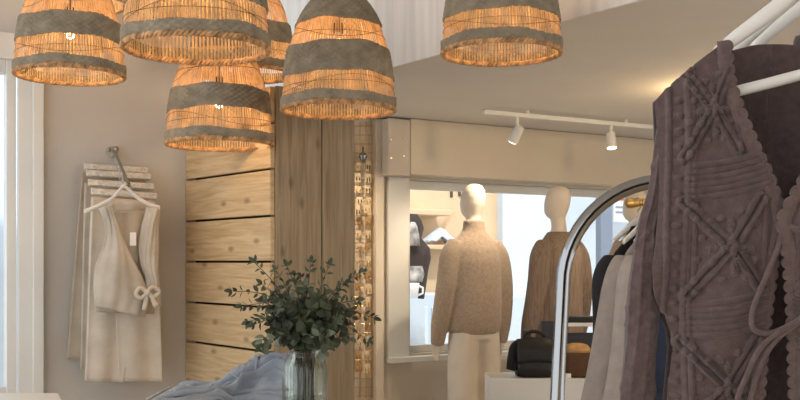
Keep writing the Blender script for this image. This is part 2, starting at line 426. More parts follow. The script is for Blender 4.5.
# three wedges of light-coloured bunting-like display boards on the cream wall
tri = MB()
t, z = Wz(437, 240, NF - 0.1); tt, z2 = Wz(455, 212, NF - 0.1)
tri.prism([W(t, NF - .06, z), W(tt + .1, NF - .06, z), W(tt, NF - .06, z2)], -V * 0.05)
tag(tri.build('display_wedge', M['facade']), 'pale triangular board between the two street ledges', 'board')
# pale blue cloth lying on the lower ledge
cl = MB(); t0, z0 = Wz(422, 245, NF - 0.2); t1, _ = Wz(452, 245, NF - 0.2)
cl.grid(lambda u, v: W(t0 + (t1 - t0) * u, NF - 0.34 + 0.2 * v, z0 + 0.035 + 0.15 * math.sin(math.pi * u) ** 1.5 * math.sin(math.pi * (0.1 + .8 * v)) + 0.02 * math.sin(u * 17 + v * 9)), 24, 10)
tag(cl.build('folded_cloth', M['bluewhite'], smooth=True, thick=0.02), 'pale blue crumpled cloth on the lower street ledge', 'cloth')
# draped dark figure in the opposite window
fg = MB(); rings = []
for (py, cx, hw) in ((300, 410, 13), (288, 411, 14), (272, 412, 15), (258, 415, 15), (248, 417, 12), (238, 412, 9), (228, 412, 11), (220, 412, 9), (214, 412, 5)):
    t, z = Wz(cx, py, NF - 0.9); w = Wpx(cx + hw, NF - 0.9) - t
    rings.append([W(t + w * math.cos(a), NF - 0.9 + w * 0.6 * math.sin(a), z) for a in [2 * math.pi * k / 16 for k in range(16)]])
fg.loft(rings)
fgo = thing('draped_figure', 'dark draped display figure with pale lace behind the window at its left edge', 'figure', (0, 0, 0))
fg.build('drape', M['darkbrown'], fgo, smooth=True)
fl = MB(); rn = []
for (py, cx, hw) in ((282, 413, 9), (274, 414, 10), (266, 413, 9)):
    t, z = Wz(cx, py, NF - 1.05); w = Wpx(cx + hw, NF - 1.05) - t
    rn.append([W(t + w * math.cos(a), NF - 1.05 + w * 0.5 * math.sin(a), z) for a in [2 * math.pi * k / 16 for k in range(16)]])
fl.loft(rn); fl.build('lace_trim', M['darkfig'], fgo, smooth=True); fl = MB()
rn = []
for (py, cx, hw) in ((246, 414, 6), (236, 414, 5), (226, 413, 4), (222, 413, 2)):
    t, z = Wz(cx, py, NF - 1.05); w = Wpx(cx + hw, NF - 1.05) - t
    rn.append([W(t + w * math.cos(a), NF - 1.05 + w * 0.5 * math.sin(a), z) for a in [2 * math.pi * k / 16 for k in range(16)]])
fl.loft(rn)
fl.build('lace_trim', M['darkfig'], fgo, smooth=True)
# plinth under the figure and the stand the cup stands on
o = ex(386, 425, 299, 380, NF - 1.3, NF - 0.75).build('display_plinth', M['bluewhite']); tag(o, 'pale blue plinth under the dark draped figure outside', 'plinth')
cp = MB(); t, z = Wz(408, 299, NF - 1.15); cp.lathe([(0.001, 0), (0.075, 0), (0.09, 0.12), (0.095, 0.17), (0.085, 0.17), (0.07, 0.02), (0.001, 0.02)], 20)
co_ = cp.build('cup', M['paper'], smooth=True); co_.location = W(t, NF - 1.2, z + 0.001); tag(co_, 'white cup on the plinth in front of the dark figure', 'cup')
ch = MB(); ch.tube([Vector((0.08, 0, 0.14)), Vector((0.13, 0, 0.12)), Vector((0.13, 0, 0.06)), Vector((0.075, 0, 0.04))], 0.012, 8); ch.build('handle', M['paper'], co_, smooth=True)
# lettering on the cream facade
ltr = thing('facade_lettering', None, None); ex(451, 453, 189, 197, NF - 0.02, NF - 0.001).build('letter', M['letter'], ltr)
lt = MB(); ex(459, 461, 188, 196, NF - 0.02, NF - 0.001, lt); ex(461, 465, 194.5, 196, NF - 0.02, NF - 0.001, lt); lt.build('letter', M['letter'], ltr)
tag(ltr, 'dark letters high on the cream facade beside the nearer mannequin head', 'lettering')
# white side: post, notice and railing seen right of the second mannequin
o = ex(601, 613, 175, 391, NF - 1.0, NF - 0.9).build('street_post', M['bluegrey'], bevel=0.01); tag(o, 'blue grey post outside between the arched rail and the window', 'post')
nb = ex(614, 646, 188, 222, NF - 0.5, NF - 0.46).build('notice_board', M['paper'], bevel=0.005); tag(nb, 'white notice board with a pink red mark outside', 'sign')
rm = MB(); ex(620, 625, 194, 200, NF - 0.515, NF - 0.499, rm); ex(626, 629, 194, 200, NF - 0.515, NF - 0.499, rm); rm.build('red_mark', M['red'], nb)['label'] = 'pink red printed mark'
for k, y in enumerate((207, 212)): ex(616, 640, y, y + 1, NF - 0.505, NF - 0.499).build('text_line', M['bluegrey'], nb)
o = ex(505, 552, 296, 352, NF - 0.4, NF - 0.13).build('door_panel', M['bluewhite'], bevel=0.01); tag(o, 'pale blue low panel outside between the two mannequins', 'panel')

# ------------------------------------------------------------------ pendant lamps
PROF = [(0, .222), (.02, .224), (.05, .224), (.10, .220), (.146, .214), (.223, .202), (.28, .187), (.338, .167), (.38, .147), (.415, .125), (.45, .095), (.475, .062), (.49, .03)]
def lamp(kind, label, loc, rz, scl=1.0):
    L_ = thing('pendant_lamp', label, 'pendant lamp', loc, rz, 'woven pendant lamps')
    if kind == 'tall': bands = [(.012, .05), (.125, .245), (.335, .49)]; opens = [(.05, .125), (.245, .335)]; sz = .31
    else: bands = [(.012, .05), (.135, .232), (.40, .49)]; opens = [(.05, .135), (.232, .40)]; sz = .25
    NB = 168
    for (z0, z1) in bands:
        b = MB(); rows = max(4, int((z1 - z0) / 0.005)); rings = []
        for j in range(rows + 1):
            zz = z0 + (z1 - z0) * j / rows
            ring = []
            for i in range(NB):
                a = 2 * math.pi * i / NB
                wob = 0.004 * math.sin(a * 3 + z0 * 40) + 0.0025 * math.sin(a * 7 + 2)
                r = lerp_tab(PROF, zz) + 0.0016 + 0.0050 * math.sin(math.pi * i / 2 + .785) * (1 if (j // 2) % 2 else -1) + .0008 * (j % 2)
                ring.append(Vector((r * math.cos(a), r * math.sin(a), zz + wob)))
            rings.append(ring)
        b.loft(rings, cap=False); b.build('woven_band', M['weave'], L_, smooth=True, thick=0.003, fix=False)
    st = MB()
    for i in range(112):
        a = 2 * math.pi * i / 112 + random.uniform(-.006, .006)
        w = random.uniform(.0028, .0040)
        ca, sa = math.cos(a), math.sin(a); tx = Vector((-sa, ca, 0)); rings = []
        for j in range(13):
            zz = 0.0 + 0.488 * j / 12
            r = lerp_tab(PROF, zz) - 0.002; ww = min(w, r * 0.024 + 0.0004)
            c = Vector((r * ca, r * sa, zz)); rd = Vector((ca, sa, 0))
            rings.append([c + tx * ww, c + rd * 0.0016, c - tx * ww, c - rd * 0.0016])
        st.loft(rings, cap=True)
    st.build('rattan_sticks', M['stick'], L_, smooth=False, fix=False)
    tw = MB()
    for (z0, z1) in opens:
        for k in range(2):
            ph = random.uniform(0, 6)
            pts = []
            for i in range(73):
                a = 2 * math.pi * i / 72
                zz = z0 + (z1 - z0) * (0.5 + 0.34 * math.sin(a * (1 + k % 2) + ph) * (1 if k else .2))
                r = lerp_tab(PROF, zz) + 0.0008; pts.append(Vector((r * math.cos(a), r * math.sin(a), zz)))
            tw.tube(pts, 0.0009, 4, cap=False)
    tw.build('twine', M['twine'], L_, fix=False)
    rm = MB()
    for s in range(2):
        pts = []
        for i in range(241):
            a = 2 * math.pi * i / 240
            q = a * 45 + s * math.pi
            r = 0.2225 + 0.0045 * math.cos(q); pts.append(Vector((r * math.cos(a), r * math.sin(a), 0.006 + 0.006 * math.sin(q))))
        rm.tube(pts, 0.0062, 6, cap=False)
    rm.build('braided_rim', M['rim'], L_, smooth=True, fix=False)
    so = MB(); so.lathe([(0.001, sz + .055), (.007, sz + .055), (.010, sz + .045), (.021, sz + .04), (.022, sz), (.018, sz - .002), (.001, sz - .002)], 20)
    so.build('socket', M['black'], L_, smooth=False)
    bu = MB(); bu.lathe([(.013, sz - .003), (.014, sz - .015), (.026, sz - .04), (.030, sz - .06), (.025, sz - .083), (.012, sz - .094), (.001, sz - .096)], 20)
    bo = bu.build('bulb', M['bulb'], L_, smooth=True)
    fi = MB()
    for k in range(4):
        a = k * math.pi / 2; fi.tube([Vector((.004 * math.cos(a), .004 * math.sin(a), sz - .02)), Vector((.012 * math.cos(a), .012 * math.sin(a), sz - .07))], .0022, 6)
    fi.build('filament', M['fil'], bo)
    cd = MB(); cd.tube([Vector((0, 0, sz + .05)), Vector((0, 0, (HZ - loc[2]) / scl))], 0.004, 8); cd.build('cord', M['black'], L_)
    cn = MB(); cn.lathe([(.001, (HZ - loc[2]) / scl - .03), (.05, (HZ - loc[2]) / scl - .03), (.055, (HZ - loc[2]) / scl - .001), (.001, (HZ - loc[2]) / scl - .001)], 24); cn.build('ceiling_rose', M['white'], L_)
    li = bpy.data.lights.new('bulb_light', 'POINT'); li.energy = LAMP_W; li.color = (1.0, 0.78, 0.50); li.shadow_soft_size = 0.03
    lo = bpy.data.objects.new('bulb_light', li); C.objects.link(lo); lo.parent = L_; lo.location = (0, 0, sz - .055)
    L_.scale = (scl,) * 3
    return L_
LAMP_W = 4.0
def lp(px, py, wpx, scl=1.0):
    Y = .466 * scl * F / wpx; return P(px, py + 4.5, Y)
lamp('mid', 'grey and orange woven lamp at far left beside the white window frame', lp(70, 72, 110, .95), 0.3, .95)
lamp('tall', 'widest woven lamp, nearest the viewer, above the lowest lamp', lp(196.5, 46, 149), 1.1)
lamp('mid', 'lowest woven lamp hanging in front of the pine boards', lp(219.5, 141, 109), 2.0)
lamp('mid', 'woven lamp mostly hidden behind the largest lamp and the tall domed one', lp(247, 71, 98, .975), 3.4, .975)
lamp('tall', 'tall domed woven lamp hanging in front of the wooden post', lp(338.5, 107, 117), 0.0)
lamp('tall', 'woven lamp hanging alone under the white bulkhead, right of all others', lp(501.5, 50, 123), 4.1)
lamp('mid', 'woven lamp highest at far left with only its rim in view', lp(87, 0, 82, .8), 5.0, .8)

# ------------------------------------------------------------------ track lights
ZT = 2.45
ta_ = P(483, 112, 0.95 / 0.150); tb_ = P(665, 128.5, 0.95 / 0.1335); td = (tb_ - ta_).normalized(); tn = td.cross(Z)
tr = thing('track_light_rail', 'white ceiling track above the window carrying two spot heads', 'track light', ta_)
trl = (tb_ - ta_).length + 0.9
def loc(mb, o):
    mb.v = [tuple(Vector(v) - o.location) for v in mb.v]; return mb
mb = MB(); mb.obox(ta_ + td * trl / 2, td * trl / 2, tn * 0.018, Z * 0.014); loc(mb, tr).build('rail', M['white'], tr, bevel=0.003)
for s in (0.35, 1.2, 2.0):
    mb = MB(); mb.tube([ta_ + td * s + Z * 0.01, ta_ + td * s + Z * (CZ - ZT)], 0.012, 10)
    loc(mb, tr).build('ceiling_mount', M['white'], tr)
def spot(px, label, aim, drop, power):
    k = (px - 400) / F; s = (k * ta_.y - ta_.x) / (td.x - k * td.y); p = ta_ + td * s
    s_ = thing('spotlight_head', label, 'spotlight', p - Z * 0.0145, 0, 'track spotlights')
    a = Vector(aim).normalized()
    mb = MB(); mb.tube([Vector((0, 0, 0)), Vector((0, 0, -drop))], 0.012, 10); mb.build('stem', M['white'], s_)
    c0 = Vector((0, 0, -drop)) - a * 0.05; mb = MB(); c1 = c0 + a * 0.115
    mb.tube([c0, c0 + a * 0.01, c0 + a * 0.085, c1], [0.018, 0.03, 0.034, 0.036], 20); mb.build('housing', M['white'], s_, smooth=False, bevel=0.002)
    mb = MB(); mb.tube([c1, c1 + a * 0.003], 0.031, 20); mb.build('lens', M['spot'], s_)
    l = bpy.data.lights.new('spot_light', 'SPOT'); l.energy = power; l.spot_size = R(75); l.spot_blend = 0.8; l.color = (1, .82, .6); l.shadow_soft_size = 0.03
    lo = bpy.data.objects.new('spot_light', l); C.objects.link(lo); lo.parent = s_; lo.location = c1 + a * 0.012
    lo.rotation_euler = a.to_track_quat('-Z', 'Y').to_euler()
spot(517, 'white spotlight on the track tilted towards the window mannequin', (-0.35, 0.5, -0.75), 0.10, 45)
spot(611, 'white spotlight on the track pointing straight down near the rail arch', (0.05, -0.2, -1), 0.09, 55)

def added_spot(label, p, target, e):  # unseen ceiling spot, added to warm the wall behind the jewellery grid
    s_ = thing('spotlight_head', label, 'spotlight', p, 0, 'track spotlights'); a = (Vector(target) - Vector(p)).normalized()
    MB().tube([Vector((0, 0, 0)), Vector((0, 0, -.09))], .012, 10).build('stem', M['white'], s_)
    c0 = Vector((0, 0, -.09)) - a * .05; c1 = c0 + a * .115
    MB().tube([c0, c0 + a * .01, c0 + a * .085, c1], [.018, .03, .034, .036], 20).build('housing', M['white'], s_, bevel=.002)
    MB().tube([c1, c1 + a * .003], .031, 20).build('lens', M['spot'], s_)
    l = bpy.data.lights.new('spot_light', 'SPOT'); l.energy = e; l.spot_size = R(70); l.spot_blend = .8; l.color = (1, .8, .55); l.shadow_soft_size = .03
    lo = bpy.data.objects.new('spot_light', l); C.objects.link(lo); lo.parent = s_; lo.location = c1 + a * .012; lo.rotation_euler = a.to_track_quat('-Z', 'Y').to_euler()
hp_ = P(338, 0, 6.0); hp_.z = CZ - .001
added_spot('added white spotlight, unseen behind the wooden post on the low ceiling, lighting the jewellery grid', hp_, W(Wpx(364, 0), 0, 1.55), 34)
def globe(label, p, e):
    g0 = thing('assumed_ceiling_globe_lamp', label, 'lamp', p)
    MB().sphere((0, 0, 0), .07, .07, .07, 20, 12).build('globe', M['globe'], g0, smooth=True)
    l = bpy.data.lights.new('assumed_globe_light', 'POINT'); l.energy = e; l.color = (1, .76, .46); l.shadow_soft_size = .08
    lo = bpy.data.objects.new('assumed_globe_light', l); C.objects.link(lo); lo.parent = g0
    MB().tube([Vector((0, 0, .065)), Vector((0, 0, CZ - p.z))], .008, 8).build('stem', M['white'], g0)
globe('assumed warm globe lamp under the low ceiling hidden behind the knit cardigan', P(715, 100, 5.6), 20)  # unseen lamp, assumed from the warm ceiling glow; brightens the back area
# ------------------------------------------------------------------ mannequins
def ring(cx, cy, z, rx, ry, n=20, rot=0):
    return [Vector((cx + rx * math.cos(a) * math.cos(rot) - ry * math.sin(a) * math.sin(rot), cy + rx * math.cos(a) * math.sin(rot) + ry * math.sin(a) * math.cos(rot), z)) for a in [2 * math.pi * k / n for k in range(n)]]
def limb(mb, pts, rad, n=14, sub=6):
    c = catmull(pts, sub); m = len(pts) - 1
    rr = []
    for i in range(len(c)):
        q = i / (len(c) - 1) * m; k = min(int(q), m - 1); f = q - k; rr.append(rad[k] * (1 - f) + rad[k + 1] * f)
    mb.tube(c, rr, n)
def body_mesh():
    b = MB()
    # head and neck (facing +y locally)
    b.loft([ring(0, .015, 1.50, .07, .06), ring(0, .0, 1.56, .052, .055), ring(0, .01, 1.62, .050, .056), ring(0, .025, 1.635, .056, .075), ring(0, .03, 1.665, .068, .092), ring(0, .022, 1.71, .077, .102),
            ring(0, .012, 1.76, .079, .102), ring(0, .004, 1.80, .072, .092), ring(0, .0, 1.832, .052, .068), ring(0, 0, 1.848, .024, .03)])
    b.sphere((0, .118, 1.70), .012, .018, .024, 10, 6)       # slight nose
    b.loft([ring(0, 0, .86, .15, .10), ring(0, 0, .95, .165, .115), ring(0, 0, 1.08, .13, .095), ring(0, .01, 1.25, .155, .11), ring(0, 0, 1.37, .165, .10), ring(0, 0, 1.44, .13, .08), ring(0, 0, 1.48, .085, .065), ring(0, .0, 1.53, .055, .055)])
    for s in (-1, 1):
        limb(b, [(s * .145, 0, 1.395), (s * .20, -.01, 1.28), (s * .25, 0, 1.12), (s * .255, .03, .88), (s * .255, .05, .82)], [.048, .044, .038, .028, .026])
        limb(b, [(s * .255, .05, .83), (s * .257, .06, .77), (s * .255, .075, .71)], [.026, .036, .02])
        for k in range(4): limb(b, [(s * .255, .035 + .018 * k, .745), (s * .255, .045 + .018 * k, .69), (s * .25, .055 + .017 * k, .655)], [.0105, .0095, .008], 8, 3)
        limb(b, [(s * .25, .03, .80), (s * .245, .025, .75), (s * .24, .03, .71)], [.011, .01, .008], 8, 3)
        limb(b, [(s * .085, 0, .92), (s * .09, .01, .65), (s * .095, 0, .46), (s * .10, -.02, .25), (s * .10, -.02, .07)], [.09, .075, .055, .05, .036])
        limb(b, [(s * .10, -.04, .06), (s * .105, .04, .045), (s * .11, .14, .025)], [.045, .042, .024])
    return b
def sweater_mesh(l=0.80, wide=1.0, collar=True):
    b = MB()
    rows = [(l, .178 * wide, .135), (l + .03, .195 * wide, .145), (l + .12, .20 * wide, .15), (1.15, .198 * wide, .145), (1.32, .205 * wide, .14), (1.40, .20 * wide, .125), (1.455, .165 * wide, .105), (1.495, .118, .09), (1.53, .083, .078)]
    if collar: rows += [(1.56, .075, .075), (1.605, .073, .075)]
    b.loft([ring(0, 0, z, a, c, 24) for z, a, c in rows])
    for s in (-1, 1):
        limb(b, [(s * .13, 0, 1.43), (s * .19, -.01, 1.35), (s * .222, -.015, 1.20), (s * .242, 0, 1.05), (s * .252, .03, .90), (s * .254, .05, .80), (s * .253, .06, .765)], [.075, .076, .07, .064, .06, .050, .044], 16)
    return b
def trousers_mesh():
    b = MB()
    b.loft([ring(0, 0, .80, .17, .125), ring(0, 0, .92, .178, .125), ring(0, 0, 1.02, .155, .105)])
    for s in (-1, 1):
        b.loft([ring(s * .098, 0, .03, .098, .11), ring(s * .095, 0, .4, .096, .108), ring(s * .09, 0, .7, .1, .112), ring(s * .085, 0, .9, .092, .112)])
    return b
BODY = None
def mannequin(label, p, rz, sweater, smat, sname):
    global BODY
    m = thing('mannequin', label, 'mannequin', p, rz, 'window mannequins')
    if BODY is None:
        BODY = body_mesh().build('mannequin_body', M['mann'], m, remesh=0.008)
    else:
        o = BODY.copy(); C.objects.link(o); o.parent = m
    mb = MB(); mb.lathe([(.001, .012), (.17, .012), (.18, 0.006), (.18, 0), (.001, 0)], 32); mb.build('base_plate', M['steel'], m)
    sweater.build(sname, smat, m, remesh=0.011)
    trousers_mesh().build('trousers', M['cream'], m, remesh=0.012)
    return m
p = P(474, 0, 6.78); p.z = .181
mannequin('off white mannequin in a beige fleece jumper and cream trousers facing the window', p, UA - 0.05, sweater_mesh(.835), M['fleece'], 'jumper')
p = P(559, 0, 7.0); p.z = .181
mannequin('off white mannequin in a brown ribbed cardigan behind the black bag', p, UA + 0.1, sweater_mesh(.70, .93, False), M['ribknit'], 'cardigan')
p = P(637, 0, 7.35); p.z = .181
mannequin('off white mannequin head half hidden behind the rail of hanging coats', p, UA, sweater_mesh(.80, .95), M['fleece'], 'jumper')

# ------------------------------------------------------------------ plinth with bags
def ybox(px0, px1, py0, py1, Y, d, mb=None):
    a = P(px0, py1, Y); b = P(px1, py0, Y); return (mb or MB()).box((a.x, Y, a.z), (b.x, Y + d, b.z))
YP = 5.85; zt = P(0, 379, YP).z
a = P(490, 0, YP).x; b_ = P(668, 0, YP).x
o = MB().box((a, YP, 0.0), (b_, YP + .36, zt)).build('display_plinth', M['white'], bevel=0.004); tag(o, 'white plinth carrying the black bag in front of the window', 'plinth')
bag = thing('handbag', 'black leather handbag with a dark scarf on the white plinth', 'bag', (P(535, 0, YP + .13).x, YP + .13, zt + .001))
def rr(hx, hy, z, n=24, e=3.5):
    out = []
    for k in range(n):
        a = 2 * math.pi * k / n; c, s = math.cos(a), math.sin(a)
        out.append(Vector((hx * abs(c) ** (2 / e) * (1 if c > 0 else -1), hy * abs(s) ** (2 / e) * (1 if s > 0 else -1), z)))
    return out
MB().loft([rr(.095, .07, 0), rr(.118, .085, .008), rr(.122, .085, .06), rr(.12, .075, .13), rr(.112, .06, .18), rr(.095, .045, .212), rr(.07, .03, .22)]).build('bag_body', M['leather'], bag, smooth=True)
fp = MB(); fp.grid(lambda u, v: Vector((-.115 + .23 * u, -.03 - .062 * math.sin(min(1, v * 1.3) * 1.5), .222 - .14 * v ** 1.5 + .012 * math.sin(u * 3.1))), 16, 10); fp.build('flap', M['leather'], bag, smooth=True, thick=0.006)
hd = MB(); hd.tube(catmull([(-.075, 0, .19), (-.06, 0, .245), (-.01, 0, .268), (.05, 0, .25), (.075, 0, .19)], 6), .011, 8); hd.build('handle', M['leather'], bag, smooth=True)
sc_ = MB(); limb(sc_, [(-.08, -.01, .20), (-.115, -.02, .17), (-.135, -.03, .10), (-.15, -.035, .04)], [.03, .04, .036, .026], 12); sc_.build('scarf', M['blackcloth'], bag, smooth=True)
b2 = thing('bucket_bag', 'brown suede bag with a tan top beside the chrome rail post', 'bag', (P(577, 0, YP + .12).x, YP + .12, zt + .001))
MB().loft([rr(.06, .05, 0), rr(.085, .07, .01), rr(.092, .075, .08), rr(.085, .07, .13), rr(.078, .062, .15)]).build('bag_body', M['suede'], b2, smooth=True)
MB().loft([rr(.079, .063, .145), rr(.08, .064, .165), rr(.062, .05, .19), rr(.03, .025, .20)]).build('tan_top', M['tan'], b2, smooth=True)
tg = MB().box((P(565, 0, YP).x, YP + .03, zt + .001), (P(572, 0, YP).x, YP + .045, zt + .028)); tag(tg.build('price_card', M['paper']), 'small white card on the plinth between the two bags', 'card')
# black stands behind the bags
sh = thing('display_shelf', 'black stepped display stand behind the bags with a pale shelf edge', 'shelf', (0, 0, 0))
sx = P(537, 0, YP + .28).x; 
def sb_(px0, px1, py0, py1, Y, d, name, m, **k): return ybox(px0, px1, py0, py1, Y, d).build(name, m, sh, **k)
sb_(523, 531, 331, 373.2, YP + .27, .01, 'card_panel', M['charcoal'])
sb_(542, 566, 321, 373.2, YP + .26, .04, 'side_box', M['charcoal'], bevel=.004)
sb_(566, 600, 333, 373.2, YP + .26, .04, 'back_box', M['charcoal'], bevel=.004)
sb_(560, 602, 323, 326.5, YP + .17, .17, 'shelf_top', M['white'], bevel=.002)
sb_(560, 602, 317, 322.8, YP + .2, .14, 'black_tray', M['black'], bevel=.003)

# ------------------------------------------------------------------ arched chrome rail with coats
YR = 2.4; ZR = 1.695
rk = thing('garment_rail', 'arched chrome clothes rail standing right of the window mannequins', 'clothes rail', (P(557, 0, YR).x, YR, 0))
x0 = 0.0; rad = 0.25; x1 = 0.74
pts = [Vector((x0, 0, 0.02)), Vector((x0, 0, .5)), Vector((x0, 0, 1.0)), Vector((x0, 0, ZR - rad))]
for k in range(1, 15): a = math.pi - math.pi / 2 * k / 14; pts.append(Vector((x0 + rad + rad * math.cos(a), 0, ZR - rad + rad * math.sin(a))))
for k in range(0, 15): a = math.pi / 2 - math.pi / 2 * k / 14; pts.append(Vector((x1 - rad + rad * math.cos(a), 0, ZR - rad + rad * math.sin(a))))
pts += [Vector((x1, 0, 1.0)), Vector((x1, 0, .5)), Vector((x1, 0, 0.02))]
for p_ in pts:
    if p_.z < 1.446: p_.x += (1 if p_.x < .3 else -1) * (p_.z - 1.446) * .05
    p_.x += .014
MB().tube(pts, 0.0172, 20).build('arch_frame', M['chrome'], rk, smooth=True)
x_ = 0
for x_ in (x0 - .058, x1 + .086): MB().box((x_ - .03, -.25, 0), (x_ + .03, .25, .02)).build('foot', M['chrome'], rk, bevel=.004)

def hanger_parts(root, hw, m, drop=.10, bar=False, thick=.012, hook=True, barw=None, hooklen=.075, neck=.0):
    """a shaped hanger whose hook's inner top is at the root's origin; arms lie along local x"""
    if hook:
        h = MB(); hp = [Vector((0, 0, -hooklen - .01)), Vector((0, 0, -hooklen * .6)), Vector((.004, 0, -.035))]
        for k in range(11): a = R(-60) + R(230) * k / 10; hp.append(Vector((.017 * math.cos(a), 0, -.017 + .02 * math.sin(a))))
        h.tube(hp, .0024, 8); h.build('hook', M['steel'], root, smooth=True)
    b = MB()
    for s in (-1, 1):
        pts = catmull([(0, 0, -hooklen), (s * hw * .25, 0, -hooklen - drop * .2), (s * hw * .7, 0, -hooklen - drop * .68), (s * hw, 0, -hooklen - drop)], 5)
        rings = []
        for i, p in enumerate(pts):
            q = i / (len(pts) - 1); hz = thick * (1.25 - .45 * q)
            rings.append([p + Vector((0, thick * .5 * math.cos(a), hz * math.sin(a))) for a in [2 * math.pi * k / 10 for k in range(10)]])
        b.loft(rings)
    b.build('hanger_arms', m, root, smooth=True)
    if bar:
        t = MB(); w = barw or hw * .92; t.tube([Vector((-w, 0, -hooklen - drop - .035)), Vector((w, 0, -hooklen - drop - .035))], thick * .48, 12); t.build('trouser_bar', m, root, smooth=True)

def coat_mesh(w=.2, l=.72, sl=.60, th=.045, sb=None):
    b = MB(); sb = sb or w * 1.28
    b.loft([ring(0, 0, z, a, c, 24) for z, a, c in ((-l, w * 1.02, th), (-l * .6, w * .98, th * 1.1), (-.25, w * .98, th), (-.14, w * .95, th * .9), (-.09, w * .72, th * .8), (-.055, w * .42, th * .75), (-.03, w * .33, th * .75), (-.005, w * .30, th * .7))])
    for s in (-1, 1):
        limb(b, [(s * w * .75, 0, -.125), (s * w * 1.02, 0, -.18), (s * (w * .6 + sb * .4), -.01, -.33), (s * (w * .25 + sb * .75), -.015, -.48), (s * sb, -.01, -sl)], [.04, .043, .043, .042, .042], 14)
    return b
RT = R(-55); RD = Vector((math.cos(RT), math.sin(RT), 0))
R0 = P(633, 203, 3.36)
rk2 = thing('garment_rail', 'chrome clothes rail with a gold threaded end behind the brown knit sleeve', 'clothes rail', R0, RT)
MB().tube([Vector((0, 0, 0)), Vector((1.0, 0, 0))], .011, 12).build('hanging_bar', M['chrome'], rk2, smooth=True)
fn = MB(); fn.tube([Vector((-.022, 0, 0)), Vector((-.02, 0, 0)), Vector((-.006, 0, 0)), Vector((.03, 0, 0))], [.010, .016, .018, .0125], 14)
for k in range(5): fn.tube([Vector((.03 + .011 * k, 0, 0)), Vector((.033 + .011 * k, 0, 0)), Vector((.038 + .011 * k, 0, 0))], [.0115, .014, .0115], 12)
fn.build('threaded_finial', M['gold'], rk2, smooth=True)
MB().tube([Vector((.62, 0, -.011)), Vector((.62, 0, -R0.z + .021))], .014, 12).build('rail_post', M['chrome'], rk2, smooth=True)
MB().lathe([(.001, 0), (.18, 0), (.18, .012), (.02, .02), (.001, .02)], 28, (.62, 0, -R0.z + .001)).build('base_plate', M['chrome'], rk2)
def coat(label, s, m, w, l, sl, sb, button=False, cat='coat', name='hanging_coat', dz=0):
    # hanger and the garment on it lift apart: two things
    p = R0 + RD * s + Z * .0125; rz = R(35)
    h = thing('clothes_hanger', 'white hanger holding the ' + label.split(' hanging')[0], 'hanger', p, rz, 'hangers on the chrome rail')
    hanger_parts(h, w * .8, M['hanger'], .07)
    t = thing(name, label, cat, p - Z * (.085 + dz), rz, 'clothes on the chrome rail')
    coat_mesh(w, l, sl, .026, sb).build('garment_body', m, t, remesh=.008)
    if button:
        k = MB(); k.sphere((-sb + .01, .045, -sl + .035), .006, .006, .012, 10, 6); k.build('cuff_button', M['black'], t, smooth=True)
coat('black wool jacket hanging farthest back on the chrome rail', .02, M['blackcloth'], .15, .66, .52, .18, cat='jacket', name='hanging_jacket')
coat('taupe wool coat hanging in front of the black jacket', .065, M['greycloth2'], .145, .75, .60, .275)
coat('stone grey wool coat with a dark cuff button hanging before the taupe coat', .105, M['greycloth'], .135, .75, .585, .235, True)
coat('indigo denim shirt hanging between grey coat and brown knit', .18, M['denimd'], .10, .62, .5, .12, cat='shirt', name='hanging_shirt')

# ------------------------------------------------------------------ mocha knit cardigan in front
YC = 1.36
PXM = YC / F
def interp(pts, n):
    """arc-length-even polyline sampling of a smooth curve through 2D points"""
    c = catmull([Vector((p[0], p[1], 0)) for p in pts], 10); d = [0]
    for a, b in zip(c, c[1:]): d.append(d[-1] + (b - a).length)
    def f(t):
        s = t * d[-1]
        for i in range(len(d) - 1):
            if s <= d[i + 1] or i == len(d) - 2:
                q = (s - d[i]) / max(1e-9, d[i + 1] - d[i]); v = c[i].lerp(c[i + 1], min(1, max(0, q))); return (v.x, v.y)
    return f
CL = 520
Ltop = interp([(662, 98), (676, 82), (700, 61), (727, 40)], 1)
Lleft = interp([(662, 98), (664, 140), (664, 190), (660, 240), (655, 275), (660, 300), (672, 322), (678, 350), (674, 400), (668, 460), (664, CL)], 1)
Lright = interp([(727, 40), (729, 75), (735, 104), (749, 145), (765, 185), (775, 222), (768, 262), (762, 320), (758, 390), (754, 450), (752, CL - 6)], 1)
Lbot = interp([(664, CL), (710, CL + 2), (752, CL - 6)], 1)
def coons(u, v):
    t = Ltop(u); b = Lbot(u); l = Lleft(v); r = Lright(v)
    c00 = Ltop(0); c10 = Ltop(1); c01 = Lbot(0); c11 = Lbot(1)
    return tuple((1 - v) * t[i] + v * b[i] + (1 - u) * l[i] + u * r[i] - ((1 - u) * (1 - v) * c00[i] + u * (1 - v) * c10[i] + (1 - u) * v * c01[i] + u * v * c11[i]) for i in (0, 1))
def g(d, w): return math.exp(-(d / w) ** 2)
def seg(px, py, a, b):
    ax, ay = a; bx, by = b; dx, dy = bx - ax, by - ay; L2 = dx * dx + dy * dy
    t = ((px - ax) * dx + (py - ay) * dy) / L2
    tc = max(0, min(1, t)); return math.hypot(px - ax - tc * dx, py - ay - tc * dy), t
